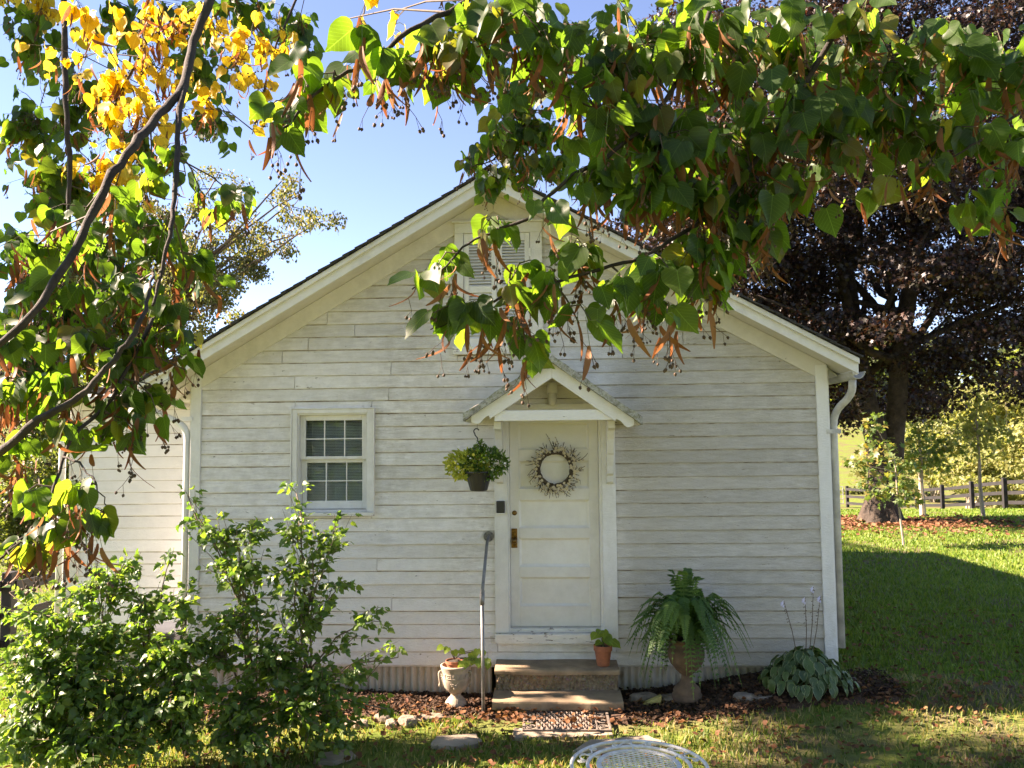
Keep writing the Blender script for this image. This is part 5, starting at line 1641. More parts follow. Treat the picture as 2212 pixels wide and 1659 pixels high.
bush('bush', 2095, 1030, 43, 120, 60, 'low pale bush touching the middle of the fence rails', M_GOLD, 6000, .2, 3, group=G1, lobes=10)
bush('bush', 2260, 1000, 40, 110, 110, 'golden bush cut by the right picture edge above the fence', M_GOLD, 7000, .2, 4, group=G1, lobes=10)
bush('bush', 1930, 1060, 55, 90, 45, 'low weedy bush seen between gate and maple trunk', M_OLIVE, 2200, .22, 5, group=G1, lobes=8)
bush('bush', 2060, 900, 70, 150, 90, 'dark green tree rising behind the golden bushes', M_OLIVE, 5000, .42, 6, group=G1, lobes=12)
bush('bush', 1850, 1055, 60, 40, 22, 'small dark shrub in the field left of the maple trunk', M_OLIVE, 900, .22, 8, group=G1, lobes=5)
# left side
G2 = 'trees beyond the side wing'
bush('background_tree', 60, 1090, 22, 150, 130, 'fine leaved olive tree behind the paddock fence on the left', M_OLIVE, 9000, .12, 11, group=G2, lobes=16, cat='tree')
bush('background_tree', 120, 960, 26, 120, 130, 'dark green tree rising behind the left end of the wing', M_OLIVE, 6000, .15, 12, group=G2, lobes=12, cat='tree')
bush('background_tree', -60, 850, 30, 170, 240, 'tall pale tree at the left edge behind the hanging branches', M_CHERRY, 5000, .16, 13, group=G2, lobes=14, cat='tree')
bush('background_tree', 60, 1205, 18, 120, 14, 'low green hedge line at the far side of the paddock', M_OLIVE, 1600, .10, 14, group=G2, lobes=9, cat='hedge')
# thin autumn tree over the roof
ct = Vector((at_d(330, 1000, 19).x, at_d(330, 1000, 19).y, 0)); ct.z = gz(ct.x, ct.y)
chy = thing('autumn_tree', ct, 'thin leaved autumn tree rising behind the left roof slope', 'tree')
rs = random.Random(31); q = MB(); cl = []
tops = [limb(q, ct + Vector((0, 0, -.2)), at_d(300, 700, 19), .2, .13, rs, 6, .04, 9)[-1]]
for px, py in ((470, 380), (600, 400), (690, 480), (560, 520), (450, 480), (620, 440), (300, 420), (380, 430), (520, 600), (440, 600), (380, 560), (660, 430), (250, 520), (480, 660), (560, 460), (500, 560), (430, 680), (360, 640), (590, 560), (640, 520)):
    e = at_d(px, py, 19 + rs.uniform(-1, 1))
    p = limb(q, tops[0] + Vector((rs.uniform(-.3, .3), 0, rs.uniform(-.4, .3))), e, .06, .012, rs, 8, .12, 5)
    for k in range(7):
        a = p[rs.randint(3, 8)]; b_ = a + Vector((rs.uniform(-.9, .9), rs.uniform(-.8, .8), rs.uniform(-.7, .5)))
        p2 = limb(q, a, b_, .012, .004, rs, 4, .2, 4)
        for z in range(2):
            c_ = p2[rs.randint(2, 4)]; cl.append((c_, (.28, .28, .22)))
            d_ = c_ + Vector((rs.uniform(-.35, .35), rs.uniform(-.3, .3), rs.uniform(-.35, .2))); limb(q, c_, d_, .004, .002, rs, 3, .2, 3)
q.build('trunk', M_STEM, chy)
crown_leaves('crown', chy, cl, 1150, .078, KITE, M_CHERRY, 7, (0, 0, -.8), .5, (-.3, -.3, 1), .8, .5)
# far wood on the hill
def far_wood():
    rs = np.random.RandomState(1); T, S = [], []
    for k in range(170):
        x = rs.uniform(-190, 260); y = rs.uniform(150, 200); h = rs.uniform(9, 17)
        m_ = 130; u = rs.normal(0, 1, (m_, 3)); u /= np.linalg.norm(u, axis=1, keepdims=True)
        T.append(np.array([x, y, gz(x, y) + h * .55]) + u * np.array([h * .4, h * .4, h * .5]) * rs.uniform(.7, 1, (m_, 1))); S.append(np.full(m_, h * .17))
    T = np.concatenate(T); S = np.concatenate(S)
    obj('far_wood', bulk('far_wood', KITE, T, place_rand(rs, len(T), (0, 0, -.3), .8, (-.3, -.3, 1), .6), S, M_OLIVE), None, kind='stuff', label='distant wood on the hill behind the pasture', cat='wood')
far_wood()

# ================================================================== ROSE OF SHARON SHRUB
def rod(q, pts, r0, r1, seg=5):
    n = len(pts); q.tube(pts, [r0 + (r1 - r0) * i / (n - 1) for i in range(n)], seg)
def shrub(name, label, bases, clumps, seed, per, size):
    rs = random.Random(seed); rsn = np.random.RandomState(seed)
    b0 = bases[0]
    t = thing(name, b0, label, 'shrub', 'leafy shrubs in front of the wall')
    q = MB(); q2 = MB()
    T, Dn = [], []
    for (px, py, rx, ry, d, dens) in clumps:
        c = at_d(px, py, d); s = d / FPX
        b = min(bases, key=lambda v: (v - c).length)
        # stem to the clump
        pts = []
        for i in range(8):
            u = i / 7
            pts.append(b.lerp(c, u) + Vector((0, 0, .18 * math.sin(u * math.pi))) + Vector((rs.uniform(-1, 1), rs.uniform(-1, 1), 0)) * .05 * (0 < i < 7) + Vector(((c.x - b.x) * -.25 * math.sin(u * math.pi), 0, 0)))
        rod(q, pts, .011, .004, 6)
        m_ = int(per * dens * rx * ry * s * s / (size * size))
        nt = max(3, m_ // 11)
        for k in range(nt):
            a = pts[rs.randint(4, 7)]
            u = Vector((rs.gauss(0, 1), rs.gauss(0, 1), rs.gauss(0, 1))).normalized() * (rs.random() ** .4)
            e = c + RT * (u.x * rx * s) + UP * (u.z * ry * s) + FW * (u.y * .32)
            mid = a.lerp(e, .5) + Vector((rs.uniform(-.05, .05), rs.uniform(-.05, .05), rs.uniform(.0, .06)))
            q2.tube([a, mid, e], [.0035, .0028, .0014], 4)
            for j in range(11):
                v = .25 + .75 * (j + rs.random()) / 11
                p = (a.lerp(mid, v * 2) if v < .5 else mid.lerp(e, v * 2 - 1))
                w = rs.uniform(0, 6.28)
                o_ = Vector((math.cos(w), math.sin(w), rs.uniform(-.4, .5))) * size * .45
                T.append(p + o_); Dn.append(o_.normalized() + (e - a).normalized() * .5)
    T = np.array([tuple(p) for p in T]); Dn = np.array([tuple(p) for p in Dn])
    T[:, 2] = np.maximum(T[:, 2], gzn(T[:, 0], T[:, 1]) + .04)
    n = len(T)
    tip = Dn + np.array([0, 0, -.55]) + rsn.normal(0, .45, (n, 3))
    nn = np.array([-.45, -.35, .85]) + rsn.normal(0, .6, (n, 3))
    Rm = frames(tip, nn); S = rsn.uniform(.6, 1.25, n) * size
    q.build('stem', M_STEM, t, smooth=True); q2.build('twigs', M_STEM, t, kind='stuff')
    # the leaves that show largest are single parts
    dep = (T - np.array(CAM)) @ np.array(FW)
    face = np.abs(np.einsum('ni,ni->n', Rm[:, :, 2], (np.array(CAM) - T) / np.linalg.norm(np.array(CAM) - T, axis=1, keepdims=True)))
    inview = ((T - np.array(CAM)) @ np.array(RT) / dep > -.60)
    score = S / dep * (.4 + face) * inview
    order = np.argsort(-score); big = order[:220]; rest = order[220:]
    mes = [np_mesh('leaf', np.array(v), np.array(f).ravel(), 3, M_SHRUB_O, True, np.array(u)) for v, f, u, _ in S_TPL]
    for i in big:
        o = obj('leaf', mes[int(i) % 4], t)
        M4 = Matrix(Rm[i].tolist()).to_4x4() @ Matrix.Scale(float(S[i]), 4); M4.translation = Vector(T[i]); o.matrix_basis = M4
    obj('foliage', bulk('foliage', S_TPL, T[rest], Rm[rest], S[rest], M_SHRUB, True), t, kind='stuff')
    return t, n
bA = [on_ground(300, 1640), on_ground(180, 1650), on_ground(400, 1640)]
bB = [on_ground(600, 1610), on_ground(660, 1605), on_ground(540, 1620)]
CA = [(250, 1235, 75, 70, 6.6, .8), (185, 1275, 70, 60, 6.6, .8), (310, 1300, 70, 60, 6.5, .9), (100, 1330, 110, 60, 6.2, .9), (240, 1370, 130, 70, 6.3, 1), (60, 1430, 110, 80, 6.0, 1.2), (330, 1420, 100, 80, 6.2, 1.1),
      (160, 1470, 130, 80, 6.0, 1.2), (60, 1560, 110, 100, 5.8, 1.4), (260, 1530, 150, 90, 6.0, 1.4), (180, 1620, 180, 70, 5.8, 1.5), (370, 1570, 110, 90, 6.0, 1.3), (20, 1280, 50, 30, 6.3, .6), (395, 1300, 50, 55, 6.4, .8), (400, 1400, 60, 60, 6.2, 1.0), (360, 1230, 30, 40, 6.5, .5), (420, 1480, 70, 60, 6.1, 1.0)]
CB = [(405, 1070, 30, 28, 6.9, .6), (430, 1120, 45, 50, 6.9, .8), (470, 1150, 60, 45, 6.8, 1.0), (540, 1150, 60, 40, 6.8, 1.0), (520, 1220, 90, 55, 6.7, 1.0), (640, 1065, 18, 38, 6.8, .7), (645, 1130, 50, 50, 6.8, 1.0), (735, 1110, 38, 24, 6.7, .7), (690, 1170, 70, 45, 6.7, .9),
      (630, 1240, 75, 55, 6.6, .9), (730, 1270, 60, 35, 6.6, .7), (790, 1340, 70, 28, 6.5, .7), (760, 1390, 55, 28, 6.5, .7), (650, 1330, 80, 60, 6.5, .9), (520, 1330, 85, 70, 6.5, .9), (450, 1400, 90, 80, 6.4, 1.0), (590, 1440, 120, 80, 6.4, 1.1), (700, 1480, 85, 60, 6.4, 1.0), (790, 1470, 55, 50, 6.4, .7),
      (640, 1550, 120, 70, 6.2, 1.1), (500, 1540, 110, 80, 6.2, 1.2), (760, 1560, 70, 50, 6.3, .8), (830, 1530, 50, 35, 6.4, .6), (540, 1620, 150, 45, 6.0, 1.1), (700, 1610, 60, 35, 6.2, .7), (860, 1420, 26, 30, 6.9, .5)]
shA, nA = shrub('rose_of_sharon', 'big sunlit leafy shrub filling the lower left corner', bA, CA, 41, 20, .068)
shB, nB = shrub('rose_of_sharon', 'taller open shrub rising in front of the small window', bB, CB, 42, 17, .066)
print('SHRUB LEAVES', nA, nB)
p = at_d(111, 1388, 6.2); q = MB(); r = random.Random(1)
for k in range(9):
    w = k * .7; e = Vector((math.cos(w), -.5, math.sin(w))) * .028
    q.add([p, p + Vector((math.cos(w - .4), -.3, math.sin(w - .4))) * .02, p + e, p + Vector((math.cos(w + .4), -.3, math.sin(w + .4))) * .02], [(0, 1, 2, 3)])
q.build('flower', M_PINK, shA)

# ================================================================== GRASS, LITTER, MULCH
def inpoly(x, y, poly):
    c = np.zeros(len(x), bool); n = len(poly)
    for i in range(n):
        x0, y0 = poly[i]; x1, y1 = poly[(i + 1) % n]
        k = ((y0 > y) != (y1 > y)) & (x < (x1 - x0) * (y - y0) / ((y1 - y0) + 1e-12) + x0)
        c ^= k
    return c
def blocked(x, y):
    b = (x > XL - .1) & (x < XR + .05) & (y > -.70 - .08 * np.sin(x * 1.7)) & (y < YB)
    b |= (x > ex0) & (x <= XL) & (y > WY) & (y < 6.2)
    b |= (x > lx0 - .1) & (x < lx1 + .05) & (y > -1.05) & (y < 0)
    b |= (x > mx0 - .02) & (x < mx1 + .02) & (y > my0) & (y < my1 + .1)
    for p_ in SLAB_POLY: b |= inpoly(x, y, p_)
    return b
def patch(x, y):
    return .5 + .5 * np.sin(x * 1.9 + 1.3 * np.sin(y * 2.3)) * np.sin(y * 2.7 + 1.1 * np.sin(x * 1.4 + 2))
def grass(n):
    rs = np.random.RandomState(9)
    r = np.exp(rs.uniform(math.log(4.3), math.log(48), n)); a = rs.uniform(-R_(40), R_(40), n) + YAW
    x = -np.sin(a - 0) * 0 + r * np.sin(a - 2 * YAW); y = -8 + r * np.cos(a - 2 * YAW)
    k = ~blocked(x, y)
    dens = np.where(r < 9, .12 + .88 * patch(x, y), 1.0)
    k &= rs.uniform(0, 1, n) < dens
    x, y, r = x[k], y[k], r[k]; n = len(x)
    h = rs.uniform(.022, .060, n) * (1 + .5 * patch(x * 2.1, y * 2.1)) * np.where(r > 12, 1.1, 1)
    w = .0022 + .00055 * r
    az = rs.uniform(0, 2 * math.pi, n); lean = rs.uniform(.15, .9, n) * h; la = rs.uniform(0, 2 * math.pi, n)
    z = gzn(x, y) - .004
    sx, sy = np.cos(az) * w, np.sin(az) * w; ex, ey = np.cos(la) * lean, np.sin(la) * lean
    V = np.empty((n, 5, 3))
    V[:, 0] = np.stack([x - sx, y - sy, z], 1); V[:, 1] = np.stack([x + sx, y + sy, z], 1)
    V[:, 2] = np.stack([x + sx * .7 + ex * .35, y + sy * .7 + ey * .35, z + h * .6], 1); V[:, 3] = np.stack([x - sx * .7 + ex * .35, y - sy * .7 + ey * .35, z + h * .6], 1)
    V[:, 4] = np.stack([x + ex, y + ey, z + h * .95], 1)
    F = (np.array([0, 1, 2, 0, 2, 3, 3, 2, 4])[None, :] + (np.arange(n) * 5)[:, None]).ravel()
    for nm, mt, sel, lab in (('grass', M_GRASS, r < 8.6, 'patchy short straw mixed grass in front of the cottage'), ('lawn_grass', M_GRASSF, r >= 8.6, 'greener lawn grass to the right of the cottage')):
        W_ = V[sel].reshape(-1, 3); m_ = int(sel.sum())
        F = (np.array([0, 1, 2, 0, 2, 3, 3, 2, 4])[None, :] + (np.arange(m_) * 5)[:, None]).ravel()
        obj(nm, np_mesh(nm, W_, F, 3, mt), None, kind='stuff', label=lab, cat='grass')
grass(330000)
DRY = [([(0, 0, .05), (.35, .2, .18), (.42, .6, .05), (0, 1, .22), (-.4, .65, .0), (-.32, .2, .2), (0, .5, -.02)], [(0, 1, 6), (1, 2, 6), (2, 3, 6), (3, 4, 6), (4, 5, 6), (5, 0, 6)], None, None),
       ([(0, 0, 0), (.28, .25, .25), (.22, .7, .3), (0, 1, .05), (-.3, .6, .12), (-.25, .3, .02), (0, .5, .05)], [(0, 1, 6), (1, 2, 6), (2, 3, 6), (3, 4, 6), (4, 5, 6), (5, 0, 6)], None, None)]
def litter(name, x, y, size, mat, label, lift, seed, tpl=DRY, flat=.35):
    rs = np.random.RandomState(seed); n = len(x)
    T = np.stack([x, y, gzn(x, y) + lift + rs.uniform(0, .012, n)], 1)
    az = rs.uniform(0, 6.283, n)
    t = np.stack([np.cos(az), np.sin(az), rs.normal(0, flat, n)], 1); nn = np.array([0, 0, 1.0]) + rs.normal(0, flat, (n, 3))
    S = rs.uniform(.6, 1.3, n) * size
    obj(name, bulk(name, tpl, T, frames(t, nn), S, mat), None, kind='stuff', label=label, cat='litter')
rs = np.random.RandomState(4)
n = 14000
x = rs.uniform(-3.4, 3.05, n); y = rs.uniform(-.86, -.02, n); k = ~((x > lx0) & (x < lx1) & (y > -.74)); k &= y > -.74 - .10 * np.sin(x * 1.7)
litter('mulch', x[k], y[k], .030, M_MULCH, 'brown bark mulch under the wall', .036, 1)
n = 800
x = rs.uniform(-3.4, 3.6, n); y = -.62 + rs.normal(0, .17, n); k = ~((x > lx0) & (x < lx1) & (y > -.74))
litter('fallen_leaves', x[k], y[k], .05, M_LITTER, 'curled brown leaves gathered along the mulch edge and steps', .045, 2)
n = 5200
r_ = np.exp(rs.uniform(math.log(4.4), math.log(12), n)); a_ = rs.uniform(-R_(36), R_(36), n); x = r_ * np.sin(a_ - YAW); y = -8 + r_ * np.cos(a_ - YAW); k = ~blocked(x, y)
litter('lawn_litter', x[k], y[k], .052, M_LITTER, 'scattered brown leaves on the lawn', .03, 3)
n = 260; x = rs.uniform(mx0 - .2, mx1 + .1, n); y = np.where(rs.uniform(0, 1, n) < .6, my1 + .02 + rs.normal(0, .04, n), rs.uniform(my0, my1, n)); x = np.where(rs.uniform(0, 1, n) < .45, mx0 - .1 + rs.normal(0, .08, n), x)
litter('mat_litter', x, y, .05, M_LITTER, 'dry brown leaves drifted over the door mat', .065, 4)
n = 3000; w = rs.uniform(0, 6.283, n); rr = np.abs(rs.normal(0, 1.9, n)) + .6
litter('maple_litter', mb.x + rr * np.cos(w) * 1.2 - .4, mb.y + rr * np.sin(w) * .8 - .5, .10, M_LITTER2, 'reddish fallen leaves ringing the maple trunk', .05, 5)
# ================================================================== THE LINDEN WHOSE BRANCHES HANG OVER THE VIEW
TB = Vector((3.2, -13.5, 0.07))
linden = thing('linden_tree', TB, 'linden whose leafy branches with orange bracts hang across the top and left', 'tree')
rs = random.Random(77); rsn = np.random.RandomState(77)
BR = {
 'a': ([(560, -420, 4.2), (500, -140, 3.6), (455, 0, 3.3), (418, 90, 3.2), (395, 185, 3.0), (345, 245, 2.85), (300, 300, 2.7), (245, 375, 2.55), (200, 460, 2.45), (150, 560, 2.35), (90, 650, 2.25), (30, 720, 2.2), (-80, 800, 2.2)], .019, .0085),
 'b': ([(396, 183, 3.0), (386, 260, 2.85), (382, 340, 2.7), (376, 430, 2.6), (366, 510, 2.5), (345, 600, 2.45), (330, 660, 2.4)], .0115, .004),
 'c': ([(-420, 500, 2.9), (-260, 900, 2.5), (-120, 1020, 2.4), (0, 975, 2.2), (83, 908, 2.18), (157, 868, 2.18), (215, 810, 2.2), (265, 755, 2.22), (300, 705, 2.25), (322, 640, 2.35), (330, 590, 2.45)], .014, .004),
 'd': ([(150, -260, 4.8), (140, -60, 4.5), (139, 100, 4.4), (143, 250, 4.3), (151, 350, 4.25), (147, 450, 4.2), (140, 540, 4.2)], .019, .008),
 'e': ([(1500, -420, 2.6), (1200, -160, 2.2), (1010, 0, 2.1), (887, 67, 2.0), (804, 130, 2.0), (737, 163, 1.95), (680, 205, 1.92), (620, 270, 1.9), (580, 300, 1.9)], .0085, .0022),
 'f': ([(2050, -380, 2.6), (1830, 20, 2.3), (1690, 260, 2.2), (1560, 440, 2.1), (1480, 500, 2.06), (1390, 550, 2.02), (1290, 585, 2.0), (1170, 617, 2.0), (1080, 646, 2.0), (985, 690, 2.0), (930, 712, 2.0)], .0080, .0018),
 'g': ([(1640, -300, 2.4), (1520, 60, 2.2), (1420, 240, 2.1), (1300, 345, 2.05), (1215, 395, 2.0), (1140, 470, 2.0), (1060, 503, 2.0), (1000, 535, 2.0), (950, 590, 2.0), (890, 625, 2.0)], .0072, .0016),
 'h': ([(1680, -260, 2.7), (1758, 0, 2.4), (1842, 100, 2.3), (1908, 160, 2.3), (1975, 283, 2.3), (1998, 320, 2.3), (2060, 420, 2.28), (2110, 470, 2.25)], .0065, .002),
 'i': ([(2560, -100, 2.5), (2300, 160, 2.3), (2212, 235, 2.25), (2120, 300, 2.2), (2050, 350, 2.2)], .006, .002),
 'j': ([(330, 690, 2.45), (240, 860, 2.35), (160, 940, 2.25), (136, 997, 2.2), (97, 1108, 2.1), (40, 1170, 2.05), (-20, 1225, 2.0)], .0055, .003),
 'k': ([(1420, 240, 2.1), (1480, 380, 2.08), (1520, 500, 2.05), (1500, 620, 2.03), (1440, 680, 2.02)], .004, .0014),
 'l': ([(1010, -180, 2.7), (1090, 60, 4.2), (1120, 200, 4.6), (1080, 330, 4.7), (1020, 360, 4.7)], .01, .003),
 'm': ([(300, -260, 4.2), (330, 0, 3.9), (300, 120, 3.8), (250, 220, 3.7), (270, 300, 3.7)], .009, .003),
 'n': ([(760, -260, 4.3), (640, 0, 4.1), (590, 120, 4.0), (560, 240, 4.0), (545, 290, 4.0)], .008, .002),
 'o': ([(136, 985, 2.2), (180, 1010, 2.15), (215, 1060, 2.1), (240, 1110, 2.1)], .003, .0012),
}
PTS = []
q = MB()
starts = []
for nm, (pl, r0, r1) in BR.items():
    P = [at_d(*p) for p in pl]
    # smooth and roughen a little
    Q = []
    for i in range(len(P) - 1):
        for k in range(4):
            u = k / 4; p0 = P[max(i - 1, 0)]; p1 = P[i]; p2 = P[i + 1]; p3 = P[min(i + 2, len(P) - 1)]
            Q.append(.5 * ((2 * p1) + (p2 - p0) * u + (2 * p0 - 5 * p1 + 4 * p2 - p3) * u * u + (3 * p1 - p0 - 3 * p2 + p3) * u ** 3) + Vector((rs.uniform(-1, 1), rs.uniform(-1, 1), rs.uniform(-1, 1))) * .004)
    Q.append(P[-1])
    n = len(Q)
    rad = [(r0 + (r1 - r0) * i / (n - 1)) * (1 + rs.uniform(-.09, .12)) for i in range(n)]
    MB().tube(Q, rad, 8).build('branch', M_BARK, linden, smooth=True)
    PTS += [(p, rad[i]) for i, p in enumerate(Q)]
    if pl[0][1] < -90 or pl[0][0] < -300: starts.append((Q[0], r0))
# trunk and high limbs, out of the picture above the viewer
trunk = MB()
trunk.tube([TB + Vector((0, 0, -.3)), TB + Vector((0, 0, .2)), TB + Vector((.02, 0, 1.2)), TB + Vector((-.05, .05, 3.2)), TB + Vector((-.1, .2, 5.5)), TB + Vector((-.1, .3, 8.5)), TB + Vector((0, .3, 11))], [.62, .48, .40, .36, .32, .22, .1], 18)
trunk.build('trunk', M_BARK, linden, smooth=True)
limbs = MB()
hubs = [TB + Vector((-.1, .2, 5.0)), TB + Vector((-.1, .25, 6.3))]
forks = [Vector((-2.6, -7.4, 6.2)), Vector((-5.5, -6.0, 6.0)), Vector((1.0, -7.6, 6.0)), Vector((2.6, -7.0, 5.6)), Vector((-9.0, -4.2, 6.5))]
for i, f in enumerate(forks):
    a = hubs[i % 2]
    src = a if i not in (1, 4) else forks[0] if i == 1 else forks[1]
    limb(limbs, src, f, .16 if i < 4 else .09, .07, rs, 8, .06, 10, -.2)
for s_, r0 in starts:
    f = min(forks, key=lambda v: (v - s_).length)
    limb(limbs, f, s_, max(r0 * 1.8, .03), r0, rs, 7, .05, 8, -.12)
limbs.build('limb', M_BARK, linden, smooth=True)

def bract_tpl(curl, bendx, seed):
    r = random.Random(seed)
    V, F, M_ = [], [], []
    n = 7
    for i in range(n):
        t = i / (n - 1); w = .095 * math.sin(math.pi * (.12 + .82 * t)) ** .8
        y = t * (1 - .25 * abs(curl)) ; z = -curl * t * t * .8; x = bendx * t * t
        V += [(x - w, y, z + .03), (x, y, z), (x + w, y, z + .04)]
    for i in range(n - 1):
        a = i * 3
        F += [(a, a + 1, a + 4), (a, a + 4, a + 3), (a + 1, a + 2, a + 5), (a + 1, a + 5, a + 4)]; M_ += [0] * 4
    def rod_(p0, p1, w):
        k = len(V); d = np.array(p1) - np.array(p0)
        s = np.cross(d, (.3, .2, .9)); s = s / (np.linalg.norm(s) + 1e-9) * w; s2 = np.cross(d, s); s2 = s2 / (np.linalg.norm(s2) + 1e-9) * w
        for p in (p0, p1):
            for v in (s, -.5 * s + .87 * s2, -.5 * s - .87 * s2): V.append(tuple(np.array(p) + v))
        for j in range(3):
            j2 = (j + 1) % 3; F.extend([(k + j, k + j2, k + 3 + j2), (k + j, k + 3 + j2, k + 3 + j)]); M_.extend([1, 1])
    def ball(c, rr):
        k = len(V); N = 6
        V.append((c[0], c[1] - rr, c[2]))
        for h, q_ in ((-.5, .86), (.35, .92)):
            for j in range(N):
                w = 2 * math.pi * j / N + h; V.append((c[0] + rr * q_ * math.cos(w), c[1] + rr * h, c[2] + rr * q_ * math.sin(w)))
        V.append((c[0], c[1] + rr * 1.35, c[2]))
        for j in range(N):
            j2 = (j + 1) % N
            for t_ in ((k, k + 1 + j, k + 1 + j2), (k + 1 + j, k + 1 + N + j, k + 1 + N + j2), (k + 1 + j, k + 1 + N + j2, k + 1 + j2), (k + 1 + N + j, k + 1 + 2 * N, k + 1 + N + j2)): F.append(t_); M_.append(1)
    st_ = (bendx * .2, .42, -curl * .16); m_ = (st_[0] + r.uniform(-.1, .1), .82, st_[2] + .14)
    rod_(st_, m_, .010)
    for k in range(r.randint(2, 4)):
        e = (m_[0] + r.uniform(-.16, .16), m_[1] + r.uniform(.16, .40), m_[2] + r.uniform(-.12, .12))
        rod_(m_, e, .007); ball((e[0], e[1] + .04, e[2]), r.uniform(.050, .064))
    return (V, F, None, M_)
B_TPL = [bract_tpl(c, b, i) for i, (c, b) in enumerate(((.25, .05), (.9, .1), (-.7, -.15), (.1, .35), (1.2, -.1), (.4, -.3)))]

